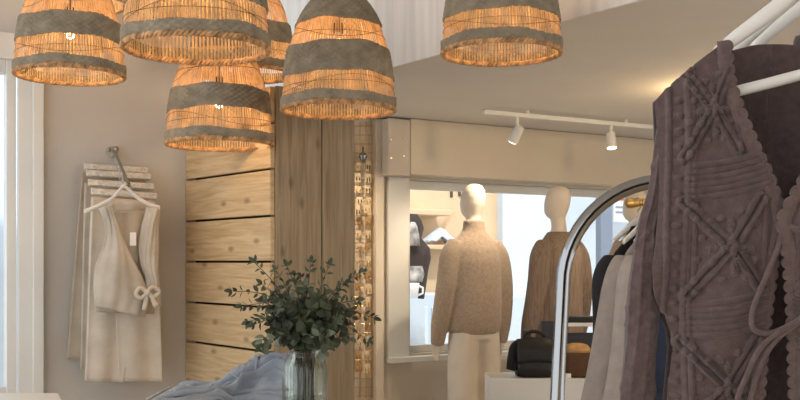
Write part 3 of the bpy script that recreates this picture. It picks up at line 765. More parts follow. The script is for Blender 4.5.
def relief(x, y):
    """raised knit pattern, in px of the garment's own layout"""
    h = 0
    # nearest star motif
    for (cx, cy, sx) in ((714, 108, .72), (728, 246, 1.0), (727, 386, 1.0)):
        dx, dy = (x - cx) / sx, y - cy
        if abs(dy) < 60 and abs(dx) < 52:
            for ex_, ey in ((-44, -44), (27, -46), (-40, 50), (28, 42)):
                d, t = seg(dx, dy, (ex_ * .12, ey * .12), (ex_, ey))
                h += 2.5 * g(d - 3.8, 1.25) - 2.4 * g(d, 1.7) + .9 * g(d, 1.6) * math.sin(t * 46)
            for (lx, ly, la, lb) in ((-13, 4, 9, 3.2), (12, 3, 8, 3.2), (0, -17, 2.6, 10), (2, 20, 2.6, 10)):
                q = ((dx - lx) / la) ** 2 + ((dy - ly) / lb) ** 2
                h += 2.4 * math.exp(-q * q) * (0.7 + .3 * math.sin((dx if la > lb else dy) * 2.6))
            h += 2.6 * g(math.hypot(dx, dy), 3.2)
            for (bx, by) in ((9, -34), (-9, -27), (-26, -8), (22, -22), (-18, 16), (-9, 33), (12, 31), (20, 14), (-30, 14), (-22, -24)):
                h += 2.1 * g(math.hypot((dx - bx) / 1.25, dy - by), 2.0)
            if abs(dy) < 48:
                h += 1.5 * g(dx + 33, 1.6) + 1.3 * g(dx - 31, 1.6)
    # ribbed cross bands
    for c0, n in ((176, 6), (314, 6), (452, 6)):
        for k in range(n):
            yy = c0 - 14 + 6.2 * k - 0.18 * (x - 715) + 3 * math.sin((x - 690) / 22)
            h += 2.0 * g(y - yy, 1.9) * max(0, min(1, (x - 684) / 8))
    # column of bobbles beside the arm seam
    bx = 680 + 3 * math.sin(y / 60); k = round((y - 225) / 15.8)
    if y > 95: h += 2.2 * g((x - bx) / 2.0, 1.8) * g(y - (225 + 15.8 * k), 2.2)
    h += 1.7 * g(x - (bx - 9), 1.5) + 1.7 * g(x - (bx + 9), 1.5) + 1.2 * g(x - (bx + 13), 1.2)
    return h
def cdepth(x, y):
    """gentle drape: body swells towards the viewer, turns back at the side seam, with soft vertical folds"""
    s = (x - 655) / 120
    d = 0.05 * (1 - s) ** 2 * (1 if x < 775 else .3) - 0.02 * math.sin(min(1, max(0, (y - 60) / 350)) * 3.1)
    d += 0.006 * math.sin(x / 13 + y / 55) * max(0, min(1, (y - 150) / 150))
    d -= 0.014 * g((x - 655 + (y - 270) * .5), 16) * g(y - 285, 40)
    return d
MIRX = 790.0
def mir(p):
    """reflect about the garment's own centre line"""
    py = HOR - (p.z - EYE) / YC * F
    m = 774 + 23 * max(0, min(1, (222 - py) / 182)); cx = m / F * YC - 0.4 * YC
    return Vector((2 * cx - p.x, p.y - 0.012, p.z))
def cp_(x, y, dz=0.0):
    Y = YC + cdepth(x, y) - dz
    q = P(x, y, YC); return Vector((q.x, Y, q.z))
card = thing('knit_cardigan', 'mocha brown pointelle knit cardigan on a white hanger closest to the viewer', 'cardigan', (0, 0, 0))
nu, nv = 170, 520
pan = MB(); tmp = {}
def fpan(u, v):
    x, y = coons(u, v); return cp_(x, y, relief(x, y) * 0.0030)
pan.grid(fpan, nu, nv)
pan.build('front_panel', M['knit'], card, smooth=True, thick=.003, fix=False, off=-1)
p2 = MB(); p2.v = [tuple(mir(Vector(v))) for v in pan.v]; p2.f = [tuple(reversed(f)) for f in pan.f]
p2.build('front_panel', M['knit'], card, smooth=True, thick=.003, fix=False, off=-1)
# scalloped edging along the front opening
def scal(mirror):
    b = MB(); n = 700
    def f(u, v):
        x, y = Lright(v); x2, y2 = Lright(min(1, v + .004)); x1_, y1_ = Lright(max(0, v - .004))
        tx, ty = x2 - x1_, y2 - y1_; l = math.hypot(tx, ty); nx, ny = ty / l, -tx / l
        s = v * 530 / 13.0; wdt = 11 + 4.0 * abs(math.sin(math.pi * s)) ** .6
        off = -8 + wdt * u
        X, Y_ = x + nx * off, y + ny * off
        h = 3.2 + 1.6 * math.sin(math.pi * min(1, u * 1.05)) + 0.7 * math.cos(2 * math.pi * s) * u + 1.0 * g(u - .28, .08)
        q = cp_(X, Y_, h * .00095); return mir(q) if mirror else q
    b.grid(f, 10, n); b.build('scalloped_trim', M['knitl'], card, smooth=True, thick=.0035, fix=False)
scal(False); scal(True)
# back panel, seen inside the neckline
bt = interp([(664, 97), (700, 66), (727, 47), (765, 37), (790, 34)], 1)
def fback(u, v):
    x, y = bt(u); yb = CL - 4
    yy = y + (yb - y) * v; s = (x - 655) / 135
    xx = x
    if u < .5: xl = Lleft(v)[0]; xx = x + (xl - 664) * (1 - u * 2)
    q = P(xx, yy, YC)
    d = 0.045 + 0.05 * math.sin(min(1, s) * 1.57) * min(1, v * 3 + .35) + .004 * math.sin(x / 9 + yy / 40)
    hh = sum(1.2 * g(yy - (150 + k * 9 - .3 * (x - 760)), 2) for k in range(4)) + 1.6 * g(v, .012)
    return Vector((q.x, YC + d - hh * .0009, q.z))
bk = MB(); bk.grid(fback, 60, 200)
XB = .39 * YC
bk2 = [(2 * XB - v[0], v[1], v[2]) for v in bk.v]; f2_ = [tuple(reversed(f)) for f in bk.f]
bk.add(bk2, f2_)
bk.build('back_panel', M['knit'], card, smooth=True, thick=.003, fix=False)
# sleeves
def sleeve(mirror):
    b = MB(); cen = interp([(683, 94), (675, 140), (668, 190), (657, 230), (652, 280), (650, 330), (647, 390), (645, 450), (645, 490)], 1)
    n = 60; rings = []
    N_ = 200
    for i in range(N_ + 1):
        v = i / N_; cx, cy = cen(v); hw = lerp_tab([(0, 9), (.08, 11), (.23, 12), (.35, 12), (.46, 15), (.6, 16.5), (.75, 17.5), (.95, 18), (1, 16)], v)
        x2, y2 = cen(min(1, v + .01)); x1_, y1_ = cen(max(0, v - .01)); l = math.hypot(x2 - x1_, y2 - y1_); nx, ny = (y2 - y1_) / l, -(x2 - x1_) / l
        rg = []
        for k in range(n):
            a = 2 * math.pi * k / n
            rel = 0
            for q in (-1.2, -.5, .2, .9): rel += 2.2 * g((a - math.pi * 1.5 - q + .15 * math.sin(v * 9)) , .09)
            rel += 3.2 * g((a - math.pi * 1.5 - .55) , .12) * g(((v * 24) % 1) - .5, .18)
            rel += 2.6 * abs(math.sin(v * 60 + 3 * math.cos(a))) ** 4 * (1 if (v * 5) % 1 > .72 else 0)
            rel += 2.2 * math.sin(a * 2 + v * 26) * .5
            hwx = hw + rel * .5
            X = cx + nx * hwx * math.cos(a); Yp = cy + ny * hwx * math.cos(a)
            q_ = P(X, Yp, YC); dy = (hw * .85 + rel) * PXM * math.sin(a)
            w_ = Vector((q_.x, YC + .04 + cdepth(680, cy) * .4 + dy, q_.z)); rg.append(mir(w_) if mirror else w_)
        rings.append(rg)
    b.loft(rings, cap=True); b.build('sleeve', M['knit'], card, smooth=True)
sleeve(False); sleeve(True)
# ties at the front
def cord(pts, r=.0034):
    c = catmull([cp_(x, y, d) for x, y, d in pts], 8); return c
tb = MB()
tb.tube(cord([(776, 224, .012), (768, 250, .016), (757, 276, .018), (745, 308, .018), (746, 327, .02), (760, 332, .022), (776, 326, .02), (788, 318, .02)]), .0036, 8)
tb.tube(cord([(788, 318, .02), (768, 331, .026), (752, 348, .024), (740, 378, .022), (733, 402, .022), (728, 450, .022), (727, 478, .022)]), .0036, 8)
tb.tube(cord([(786, 322, .02), (768, 338, .022), (756, 360, .02), (748, 390, .02), (742, 430, .02), (741, 460, .022)]), .0036, 8)
tb.tube(cord([(776, 224, .012), (786, 230, .018), (796, 224, .016)]), .005, 8)
tb.tube(cord([(796, 224, .016), (798, 260, .018), (796, 300, .02), (786, 322, .022)]), .0036, 8)
tb.build('tie_cord', M['knitl'], card, smooth=True)

# hanger under the cardigan and the ones behind it, on a rail above the picture
HX = 0.4 / 1 * 0 + (MIRX - 400) / F * YC
def white_hanger(label, x, y, ztop, roll, sc):
    h = thing('clothes_hanger', label, 'hanger', (x, y, ztop), 0, 'white hangers beside the brown knit')
    hanger_parts(h, .215, M['hanger'], .105, True, .021, barw=.12, hooklen=.13)
    h.rotation_euler = (0, roll, 0); return h
hz = 2.02
RAILX = P(826, 0, YC + .03).x
# front hanger: arm passes photo (727,42)-(790,0); bar (733,92)-(800,75)
fh = thing('clothes_hanger', 'thick white hanger inside the mocha knit cardigan', 'hanger', (RAILX, YC + .035, 2.03), 0, 'white hangers beside the brown knit')
def hanger_custom(root, arm_pts, bar_pts, Y, th):
    L_ = root.location
    b = MB(); pts = catmull([P(x, y, Y) - L_ for x, y in arm_pts], 6); rings = []
    for i, p in enumerate(pts):
        q = min(i, len(pts) - 1 - i) / (len(pts) / 2); hz_ = th * (.7 + .4 * min(1, q * 1.5))
        rings.append([p + Vector((0, .010 * math.cos(a), hz_ * math.sin(a))) for a in [2 * math.pi * k / 12 for k in range(12)]])
    b.loft(rings); b.build('hanger_arms', M['hanger'], root, smooth=True)
    t = MB(); pts = [P(x, y, Y - .006) - L_ for x, y in bar_pts]; t.tube(pts, [.006] + [.0078] * (len(pts) - 2) + [.006], 12); t.build('trouser_bar', M['hanger'], root, smooth=True)
    apex = min(arm_pts, key=lambda a: a[1]); h = MB(); a0 = P(apex[0], apex[1], Y) - L_
    hp = [a0, a0 * .6 + Vector((0, 0, -.02)) * .4, Vector((.006, 0, -.045))]
    for k in range(11): a = R(-60) + R(230) * k / 10; hp.append(Vector((.019 * math.cos(a), 0, -.02 + .024 * math.sin(a))))
    h.tube(hp, .003, 8); h.build('hook', M['steel'], root, smooth=True)
hanger_custom(fh, [(714, 54), (722, 48), (735, 38), (770, 12), (800, -12), (826, -32), (850, -30), (880, -10), (905, 20), (925, 55)], [(729, 94), (732, 92.5), (766, 84), (800, 75), (840, 66), (868, 58)], YC + .03, .0125)
for i, (dy, dx, dz, lab) in enumerate(((.12, .0, .0, 'white hanger just behind the thick white one at the top right'), (.22, .02, .004, 'rearmost white hanger in the top right corner'))):
    Yh = YC + .03 + dy
    XC = RAILX + .41 * dy; h = thing('clothes_hanger', lab, 'hanger', (XC + .004, Yh, 2.03), 0, 'white hangers beside the brown knit')
    A0 = P([728, 752][i], [56, 48][i], Yh); A1 = P([786, 800][i], [3, 8][i], Yh); A2 = Vector((XC, Yh, 1.94)); k_ = XC * 2
    pts = [A0, A1, A2, Vector((k_ - A1.x, Yh, A1.z)), Vector((k_ - A0.x, Yh, A0.z))]
    b = MB(); cc = catmull([p - h.location for p in pts], 6); b.loft([[p + Vector((0, .010 * math.cos(a), .0125 * math.sin(a))) for a in [2 * math.pi * k / 12 for k in range(12)]] for p in cc]); b.build('hanger_arms', M['hanger'], h, smooth=True)
    hk = MB(); hp = [Vector((0, 0, -.10)), Vector((.004, 0, -.06))]
    for k in range(11): a = R(-60) + R(230) * k / 10; hp.append(Vector((.019 * math.cos(a), 0, -.02 + .024 * math.sin(a))))
    hk.tube(hp, .003, 8); hk.build('hook', M['steel'], h, smooth=True)
    g_ = thing('brown_jumper', ['dark brown knit top on the hanger behind the mocha cardigan', 'brown knit top farthest back in the top right corner'][i], 'jumper', (XC, Yh, [1.852, 1.85][i]), 0, 'brown knits behind the cardigan')
    coat_mesh(.16, .55, .5, .025).build('garment_body', M['knit'], g_, remesh=.011)
rl = thing('garment_rail', 'chrome rail above the hangers at the top right', 'clothes rail', (RAILX, YC, 0))
MB().tube([Vector((-.185, -.45, 2.015)), Vector((.14, .34, 2.015))], .012, 12).build('hanging_bar', M['chrome'], rl, smooth=True)
for yy in (-.45, .34): MB().tube([Vector((.41 * yy, yy, 2.015)), Vector((.06 + .41 * yy, yy, 2.015)), Vector((.60, yy, 2.0)), Vector((.62, yy, 1.9)), Vector((.62, yy, .0))], .012, 12).build('rail_post', M['chrome'], rl, smooth=True)

# ------------------------------------------------------------------ clothes on the grey wall
def wallp(px, py, n):
    """point on a plane n metres in front of the grey wall"""
    k = (px - 400) / F; b = PB - V * n; t = (k * b.y - b.x) / (U.x - k * U.y); p = b + U * t
    return Vector((p.x, p.y, EYE - (py - HOR) / F * p.y))
arm = thing('wall_arm', 'steel waterfall arm on the grey wall with hangers on it', 'hanging arm', wallp(112, 152, 0.0))
mb = MB(); q0 = wallp(112, 152, 0); q1 = wallp(117, 156, .12); q2 = wallp(129, 186, .36)
mb.tube([q0, q1, q2, q2 + Vector((0, -.01, .02))], .007, 10); loc(mb, arm).build('arm_rod', M['steel'], arm)
mb = MB(); mb.tube([wallp(112, 152, .0005), wallp(112, 152, .012)], .028, 16); loc(mb, arm).build('wall_plate', M['steel'], arm)
mb = MB(); mb.sphere(wallp(116, 149, .10), .013, .013, .013, 10, 6); mb.sphere(wallp(109, 149.5, .06), .010, .010, .010, 10, 6); loc(mb, arm).build('studs', M['steel'], arm)
def drape(pxs_top, pxs_bot, n, mname, root, m, folds=5, amp=.014, th=.01, nm='cloth'):
    (ax, ay), (bx, by) = pxs_top; (cx, cy), (dx, dy) = pxs_bot
    b = MB()
    def f(u, v):
        tx, ty = ax + (bx - ax) * u, ay + (by - ay) * u; ux, uy = cx + (dx - cx) * u, cy + (dy - cy) * u
        x, y = tx + (ux - tx) * v, ty + (uy - ty) * v
        q = wallp(x, y, n); return q + V * (amp * (math.sin(u * math.pi * folds + v * 1.3) * (.25 + .75 * v) + .3 * math.sin(u * 9.1 + v * 5)))
    b.grid(f, 40, 40); loc(b, root).build(nm, m, root, smooth=True, thick=th, fix=False)
slats = [((84, 166.5), (147, 171), .05, 'topmost'), ((86, 173), (150, 177), .09, 'second'), ((88, 182.5), (153, 187), .14, 'third'), ((91, 191.5), (156, 196.5), .19, 'lowest')]
hl = []
for (a, b2_, n, w) in slats:
    mid = wallp((a[0] + b2_[0]) / 2, (a[1] + b2_[1]) / 2, n)
    h = thing('trouser_hanger', w + ' whitewashed bar hanger on the grey wall arm', 'hanger', mid, 0, 'bar hangers on the wall arm')
    A_ = wallp(a[0], a[1], n) - mid; B_ = wallp(b2_[0], b2_[1], n) - mid; d = (B_ - A_)
    mb = MB(); mb.obox((A_ + B_) / 2, d / 2, V * .006, Z * .016); mb.build('clamp_bar', M['hangerw'], h, bevel=.003)
    mb = MB(); mb.obox((A_ + B_) / 2 - V * .014, d / 2, V * .005, Z * .013); mb.build('clamp_jaw', M['hangerw'], h, bevel=.003)
    top = q0.lerp(q2, min(1, n / .36)) - mid
    mb = MB(); mb.tube(catmull([Vector((0, 0, .012)), top * .5, top + Vector((.012, 0, -.01)), top + Vector((.0, 0, .012)), top + Vector((-.014, 0, -.006))], 6), .0028, 8); mb.build('hook', M['steel'], h, smooth=True)
def wthing(name, label, cat, px, py, n, grp=None): return thing(name, label, cat, wallp(px, py, n), 0, grp)
t = wthing('hanging_trousers', 'grey beige trousers at the back of the wall rack, farthest left', 'trousers', 90, 200, .06)
drape(((82, 172), (146, 176)), ((67, 359), (150, 362)), .055, 'x', t, M['linen3'], 5, .010, .012)
t = wthing('hanging_trousers', 'oatmeal trousers hanging second from the wall behind the blouse', 'trousers', 95, 205, .11)
drape(((85, 183), (150, 188)), ((81, 369), (156, 371)), .115, 'x', t, M['linen'], 5, .012, .012)
t = wthing('hanging_trousers', 'pale linen wide trousers below the wrap blouse', 'trousers', 100, 215, .2)
drape(((92, 197), (154, 201)), ((86, 381), (123, 382)), .195, 'x', t, M['linen2'], 3, .012, .02, 'trouser_leg')
drape(((110, 200), (155, 202)), ((119, 381), (162, 381)), .205, 'x', t, M['linen2'], 3, .012, .02, 'trouser_leg')
# blouse hanger
hb = thing('clothes_hanger', 'curved white hanger holding the linen wrap blouse', 'hanger', wallp(124, 178, .30))
Lh = hb.location
pts = catmull([wallp(x, y, .30) - Lh for x, y in ((84, 212), (96, 207), (110, 200), (119, 191), (124, 186), (129, 190), (138, 198), (150, 205), (160, 208))], 5)
mb = MB(); mb.loft([[p + Vector((0, .006 * math.cos(a), .011 * math.sin(a))) for a in [2 * math.pi * k / 10 for k in range(10)]] for p in pts]); mb.build('hanger_arms', M['hanger'], hb, smooth=True)
mb = MB(); mb.tube(catmull([wallp(124, 187, .3) - Lh, wallp(124, 178, .3) - Lh, q2 + Vector((.012, 0, -.004)) - Lh, q2 + Z * .012 - Lh, q2 + Vector((-.014, 0, 0)) - Lh], 6), .003, 8); mb.build('hook', M['steel'], hb, smooth=True)
# blouse
bl = thing('wrap_blouse', 'sleeveless oatmeal wrap blouse with a side bow on the grey wall', 'blouse', wallp(125, 250, .31))
def bpanel(left, right, n, amp=.006, nm='front_panel', m=None, ph=0):
    l = interp(left, 1); r = interp(right, 1); b = MB()
    def f(u, v):
        a = l(v); c = r(v); x = a[0] + (c[0] - a[0]) * u; y = a[1] + (c[1] - a[1]) * u
        q = wallp(x, y, n); return q - V * (.035 * math.sin(math.pi * u) + amp * math.sin((u * 3 + v * 2.2 + ph) * 3.1) + .003 * math.sin(u * 25 + v * 7))
    b.grid(f, 30, 40); loc(b, bl).build(nm, m or M['linen'], bl, smooth=True, thick=.006, fix=False)
bpanel([(101, 210), (106, 225), (104, 245), (97, 265), (95, 285), (96, 312)], [(158, 212), (157, 230), (155, 250), (153, 270), (154, 290), (154, 314)], .265, .004, 'back_panel', M['linen3'])
bpanel([(99, 208), (105, 226), (103, 246), (96, 266), (94, 286), (95, 306)], [(112, 206), (121, 232), (130, 254), (142, 278), (148, 296), (144, 318)], .33, .006, 'front_panel')
bpanel([(147, 207), (142, 226), (139, 246), (141, 264), (146, 280), (144, 300)], [(160, 211), (158, 230), (158, 250), (158, 270), (160, 292), (161, 306)], .32, .004, 'front_panel', None, 1)
mb = MB(); pq = [wallp(x, y, .375) for x, y in ((147, 292), (153, 287), (159, 292), (153, 297), (147, 292))]
mb.tube(catmull(pq, 6), .010, 8); mb.tube(catmull([wallp(x, y, .375) for x, y in ((147, 292), (140, 288), (136, 294), (141, 298), (147, 293))], 6), .010, 8)
mb.tube(catmull([wallp(x, y, .375) for x, y in ((147, 292), (152, 297), (155, 305), (157, 303))], 6), .011, 8); mb.tube(catmull([wallp(x, y, .372) for x, y in ((146, 293), (146, 300), (144, 310))], 6), .011, 8)
mb.sphere(wallp(147, 292.5, .38), .016, .014, .016, 10, 8); loc(mb, bl).build('tie_bow', M['linen2'], bl, smooth=True)
mb = MB(); a = wallp(133, 239, .34); mb.obox(a, U * .014, V * .001, Z * .03); loc(mb, bl).build('paper_tag', M['paper'], bl)

# ------------------------------------------------------------------ jewellery rack on the wall
nR = 0.03
jr = thing('jewellery_rack', 'gold wire jewellery grid on the wall between the post and the window', 'jewellery rack', W(Wpx(365, -nR), -nR, 0.3))
def jp(px, py, n): t, z = Wz(px, py, -n); return W(t, -n, z)
mb = MB()
for px in (348, 354, 360, 366, 372): mb.tube([jp(px, 398, nR), jp(px, 122, nR)], .0035, 6)
for y in range(126, 400, 9): mb.tube([jp(347, y, nR), jp(373, y, nR)], .003, 6)
loc(mb, jr).build('wire_grid', M['gold'], jr)
random.seed(3)
mb = MB()
for y in range(140, 398, 18):
    for px in (357, 364, 371): mb.tube([jp(px, y, nR), jp(px + .5, y, nR + .07)], .0025, 6)
loc(mb, jr).build('hooks', M['gold'], jr)
items = []
ypos = [166, 177, 188, 199, 210, 221, 234, 247, 262, 275, 288, 301, 315, 328, 342, 355, 368]
for i, y in enumerate(ypos):
    for j, px in enumerate((358.5, 367.5)):
        w = random.uniform(4.5, 8); h = random.uniform(6, 10.5)
        n = nR + .02 + random.uniform(0, .05)
        cpt = jp(px + random.uniform(-1, 1), y + random.uniform(-1.5, 1.5), n)
        e = thing('earring_card', 'small cream card of jewellery on the gold wire grid', 'jewellery card', cpt, UA, 'jewellery cards on the wire grid')
        sx_ = w * .0067 / 2; sz_ = h * .0067 / 2
        MB().box((-sx_, -.003, -sz_), (sx_, 0, sz_)).build('card', M['card'] if random.random() < .7 else M['cardb'], e)
        k = MB()
        for s in (-1, 1): k.tube([Vector((s * sx_ * .5, -.004, sz_ * .2)), Vector((s * sx_ * .5, -.008, -sz_ * .2)), Vector((s * sx_ * .5, -.006, -sz_ * random.uniform(.5, 1.3)))], [.0022, .0035, .0028], 8)
        k.build('earrings', M['gold'] if random.random() < .8 else M['black'], e, smooth=True)
        items.append(e)
sp_ = thing('finial_ornament', 'shiny metal teardrop ornament at the top of the jewellery grid', 'ornament', jp(363, 155, nR + .04))
MB().lathe([(.001, -.06), (.012, -.045), (.03, -.01), (.02, .012), (.006, .02), (.008, .05), (.001, .06)], 16).build('ornament_body', M['chrome'], sp_, smooth=True)
for k in (0,):
    MB().tube([Vector((-.02, .02, .04)), Vector((0, -.0, .045)), Vector((0.0, .0, .055))], .003, 6).build('hook', M['gold'], sp_)

# ------------------------------------------------------------------ counter, jar with eucalyptus, jeans
TZ = 1.0
tb_o = thing('display_counter', 'wooden counter carrying the jar and the jeans', 'counter', (-.35, 3.15, 0))
MB().box((-.5, -.45, TZ - .04), (.60, .38, TZ)).build('counter_top', M['white'], tb_o, bevel=.004)
MB().box((-.47, -.42, 0), (.57, .35, TZ - .041)).build('counter_body', M['white'], tb_o)
# white table at the left edge
d2 = Vector((.39, -.92, 0)).normalized(); e2 = Vector((-1, -.0, 0))
c0 = P(58, 393, 3.82); zt2 = c0.z
mb = MB(); mb.prism([c0, c0 + e2 * .8, c0 + e2 * .8 + d2 * .8, c0 + d2 * .8], (0, 0, -.04))
wt = thing('white_table', 'white table whose corner shows at the bottom left', 'table', (c0.x, c0.y, 0)); loc(mb, wt).build('table_top', M['white'], wt, bevel=.004)
for s, q in ((.06, .06), (.72, .06), (.06, .7), (.72, .7)):
    pz = c0 + e2 * s + d2 * q; mb = MB(); mb.box((pz.x - .025, pz.y - .025, 0), (pz.x + .025, pz.y + .025, zt2 - .041)); loc(mb, wt).build('leg', M['white'], wt)
YJ = 2.95
jx = P(305, 0, YJ).x
jar = thing('glass_jar', 'ribbed clear glass jar holding the eucalyptus', 'jar', (jx, YJ, TZ + .001))
jh = P(0, 350, YJ).z - TZ
NJ = 96
def fl(r, z, k=1.0):
    return [Vector(((r + .0022 * k * math.cos(24 * 2 * math.pi * j / NJ)) * math.cos(2 * math.pi * j / NJ), (r + .0022 * k * math.cos(24 * 2 * math.pi * j / NJ)) * math.sin(2 * math.pi * j / NJ), z)) for j in range(NJ)]
rs = [fl(.002, 0.004, 0), fl(.050, .001, 0), fl(.059, .006, .5), fl(.064, .02), fl(.065, .08), fl(.065, jh - .06), fl(.063, jh - .045), fl(.056, jh - .03, .6), fl(.050, jh - .022, 0), fl(.049, jh - .015, 0), fl(.052, jh - .010, 0), fl(.052, jh - .002, 0), fl(.049, jh, 0)]
rs += [fl(.046, jh - .002, 0), fl(.046, jh - .02, 0), fl(.053, jh - .035, .3), fl(.060, jh - .05, .5), fl(.061, .03, .5), fl(.05, .014, 0), fl(.002, .012, 0)]
MB().loft(rs, cap=False).build('jar_glass', M['jar'], jar, smooth=True)
MB().lathe([(.002, .015), (.05, .016), (.059, .032), (.059, .10), (.002, .10)], 40).build('water', M['water'], jar, smooth=False)
eu = thing('eucalyptus_bunch', 'bushy green eucalyptus stems standing in the ribbed glass jar', 'plant', (jx, YJ, TZ + .02))
EL = eu.location
def leaf(mb, p, d, n, ln, wd):
    d = d.normalized(); s = d.cross(n)
    if s.length < 1e-3: s = d.cross(Vector((1, 0, 0)))
    s.normalize(); n2 = s.cross(d)
    K = 7; vs = []; fs = []
    for i in range(K + 1):
        t = i / K; w = wd * math.sin(math.pi * min(1, .04 + t * .96)) ** .75 * (1.1 - .3 * t); c = p + d * ln * t + n2 * (-.25 * ln * t * t)
        vs += [c + s * w + n2 * w * .25, c, c - s * w + n2 * w * .25]
    for i in range(K):
        a = i * 3; fs += [(a, a + 1, a + 4, a + 3), (a + 1, a + 2, a + 5, a + 4)]
    mb.add(vs, fs)
random.seed(11)
tips = [(232, 291, -.04, 's'), (242, 306, -.1, 's'), (254, 262, .02, 's'), (262, 284, -.08, 's'), (276, 270, .06, 's'), (287, 266, -.02, 's'), (311, 262, .05, 's'), (329, 265, -.04, 's'), (345, 284, .03, 's'), (362, 272, .1, 's'), (374, 318, -.02, 's'), (358, 300, -.1, 's'), (368, 340, .08, 's'),
        (262, 340, -.14, 'b'), (272, 318, -.12, 'b'), (290, 300, -.10, 'b'), (318, 296, -.12, 'b'), (338, 322, -.14, 'b'), (300, 318, -.16, 'b'), (326, 338, -.16, 'b'), (286, 334, -.14, 'b'), (350, 338, -.08, 'b'), (306, 285, .02, 'b'), (275, 295, .05, 'b'), (335, 305, .05, 'b'), (312, 336, -.17, 'b'), (248, 322, .0, 's'), (300, 277, .1, 's'), (352, 318, .05, 'b'), (262, 302, .0, 'b')]
tips += [(t[0] + random.uniform(-14, 14), t[1] + random.uniform(-4, 16), t[2] + random.uniform(-.05, .05), t[3]) for t in tips[13:28]]
for (tx, ty, dd, kd) in tips:
    tip = P(tx, ty, YJ + dd) - EL
    base = Vector((random.uniform(-.03, .03), random.uniform(-.03, .03), 0)); mouth = Vector((random.uniform(-.03, .03), random.uniform(-.03, .03), jh - .005))
    out = tip - mouth
    m1 = mouth + out * .45 + Vector((0, 0, abs(out.x) * .25 + .015))
    cv = catmull([base, mouth * .5 + base * .5, mouth, m1, tip], 12)
    br = MB(); br.tube(cv, [.0026 - .0016 * i / len(cv) for i in range(len(cv))], 6)
    bo = br.build('branch', M['stem'], eu, smooth=True)
    lf = MB(); L0 = 26 if kd == 's' else 25
    i = L0; k = 0
    while i < len(cv):
        fr_ = (i - L0) / (len(cv) - L0)
        dirn = (cv[min(i + 1, len(cv) - 1)] - cv[i - 1]).normalized()
        for s in (-1, 1):
            a = k * 1.57 + random.uniform(-.5, .5); side = dirn.cross(Vector((math.cos(a), math.sin(a), .3))).normalized() * s
            ln = (random.uniform(.020, .032) if kd == 's' else random.uniform(.034, .05)) * (1.1 - .45 * fr_)
            wd = ln * (.27 if kd == 's' else .42)
            ld = (side * .8 + dirn * .6 + Vector((0, 0, -.1))).normalized()
            nn = Vector((random.uniform(-1, 1), random.uniform(-1, .3), random.uniform(-.2, 1)))
            leaf(lf, cv[i] + side * .003, ld, nn, ln, wd)
        i += 2 if kd == 's' else 3; k += 1
    leaf(lf, cv[-1], (cv[-1] - cv[-2]), Vector((.2, -1, .4)), .024, .007)
    lf.build('leaves', M['leaf'] if kd == 's' or random.random() < .55 else M['leafp'], bo, smooth=True, fix=False)
# jeans
fj = thing('folded_jeans', 'pale blue folded jeans lying flat under the heaped pair', 'jeans', (-.65, 3.12, TZ + .001))
zf = P(0, 389.5, 3.24).z - TZ
def slab(hx, hy, z): return rr(hx, hy, z, 40, 6)
hxj = .13
MB().loft([slab(hxj - .012, .15, 0), slab(hxj, .16, .008), slab(hxj, .16, zf * .45), slab(hxj - .006, .155, zf * .5), slab(hxj, .16, zf * .55), slab(hxj, .16, zf - .010), slab(hxj - .008, .152, zf - .002), slab(hxj - .03, .13, zf)]).build('folded_legs', M['denimp'], fj, smooth=True)
mb = MB(); mb.box((-hxj + .02, -.15, zf), (-hxj + .03, .15, zf + .003)); mb.build('seam', M['denim'], fj)
hj = thing('heaped_jeans', 'crumpled washed blue jeans heaped beside the glass jar', 'jeans', (P(265, 0, 3.05).x, 3.05, TZ + .001))
ridge = [(176, 396), (196, 392.5), (206, 389), (222, 381), (240, 370), (255, 361), (266, 354.5), (275, 351), (284, 353), (296, 357), (312, 366), (330, 380)]
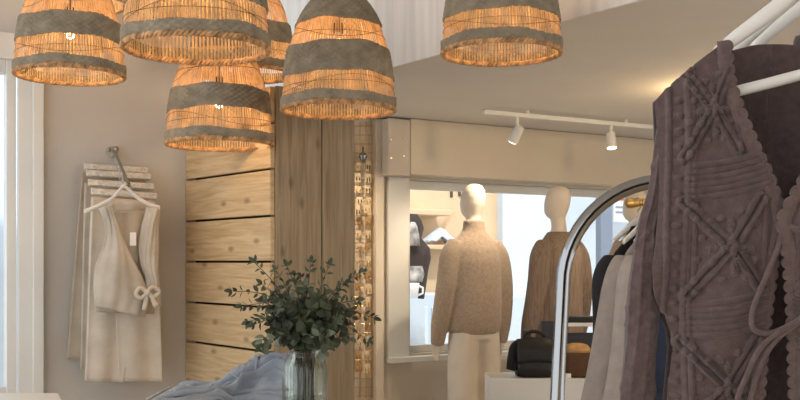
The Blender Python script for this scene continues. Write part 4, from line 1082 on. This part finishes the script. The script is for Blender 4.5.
def fh_(u, v):
    x = 176 + 136 * u; yr = lerp_tab(ridge, x)
    Yb = 3.22 - .10 * u; zr = P(0, yr, Yb).z
    # v: 0 back foot -> .25 ridge -> 1 front foot
    Yf = 2.86 + .18 * min(1, u / .6); base = TZ + .003 + (zf + .004) * (1 - max(0, min(1, (u - .38) / .1)))
    zr = max(zr, base + .01)
    if v < .22:
        q = v / .22; Y = Yb + .10 * (1 - q); z = base + (zr - base) * math.sin(q * math.pi / 2)
    else:
        q = (v - .22) / .78; Y = Yb - (Yb - Yf) * q; z = base + (zr - base) * (math.cos(q * math.pi / 2) ** .8 if q < 1 else 0)
    nz = noise.noise(Vector((u * 2.2, v * 5, 3))); rg_ = lambda q: 1 - 2 * abs(math.sin(q)); wv = .021 * rg_(v * 13 + u * 2.5 + nz * 3) + .014 * rg_(v * 27 - u * 2 + nz * 4) + .005 * math.sin(v * 105 + u * 6 + nz * 9)
    e = math.sin(math.pi * min(1, v / .12) / 2) * min(1, (1 - v) * 8) * min(1, (u + .05) * 6)
    # own-size position: x fixed at the ridge distance
    X = (x - 400) / F * 3.15 + .012 * math.sin(v * 13 + u * 3)
    return Vector((X, Y - .4 * wv * e, max(base, z + wv * e * .8)))
mb = MB(); mb.grid(fh_, 90, 110); loc(mb, hj).build('crumpled_legs', M['denim'], hj, smooth=True, thick=.004, fix=False)
mb = MB(); pts = [Vector(fh_(.05 + .6 * k / 20, .40 + .05 * math.sin(k * .5))) + Vector((0, -.003, .003)) for k in range(21)]; mb.tube(pts, .0035, 6); loc(mb, hj).build('seam', M['denimp'], hj, smooth=True)
pk_ = MB(); pts = [Vector(fh_(.655, .16)) + Z * .004, Vector(fh_(.63, .22)) + Z * .02, Vector(fh_(.60, .3)) + Z * .01]; pk_.tube(catmull(pts, 5), [.012] * 5 + [.016] * 5 + [.012], 10); loc(pk_, hj).build('waistband', M['denim'], hj, smooth=True)

# ------------------------------------------------------------------ light
w = bpy.data.worlds.new('World'); SC.world = w; w.use_nodes = True
bg = w.node_tree.nodes['Background']; bg.inputs['Color'].default_value = (0.90, 0.95, 1.0, 1); bg.inputs['Strength'].default_value = 2.0
def area(name, p, target, sx, sy, e, col):
    l = bpy.data.lights.new(name, 'AREA'); l.shape = 'RECTANGLE'; l.size = sx; l.size_y = sy; l.energy = e; l.color = col
    o = bpy.data.objects.new(name, l); C.objects.link(o); o.location = p
    o.rotation_euler = (Vector(target) - Vector(p)).to_track_quat('-Z', 'Y').to_euler(); return o
sl = bpy.data.lights.new('sun', 'SUN'); sl.energy = 2.2; sl.angle = R(3); sl.color = (1, .96, .88)
so_ = bpy.data.objects.new('sun', sl); C.objects.link(so_); so_.rotation_euler = (V * .75 + U * .15 - Z * .8).to_track_quat('-Z', 'Y').to_euler()
SC.view_settings.view_transform = 'Standard'; SC.view_settings.look = 'None'; SC.view_settings.exposure = 0.0; SC.view_settings.gamma = 1.0
SC.view_settings.use_curve_mapping = False
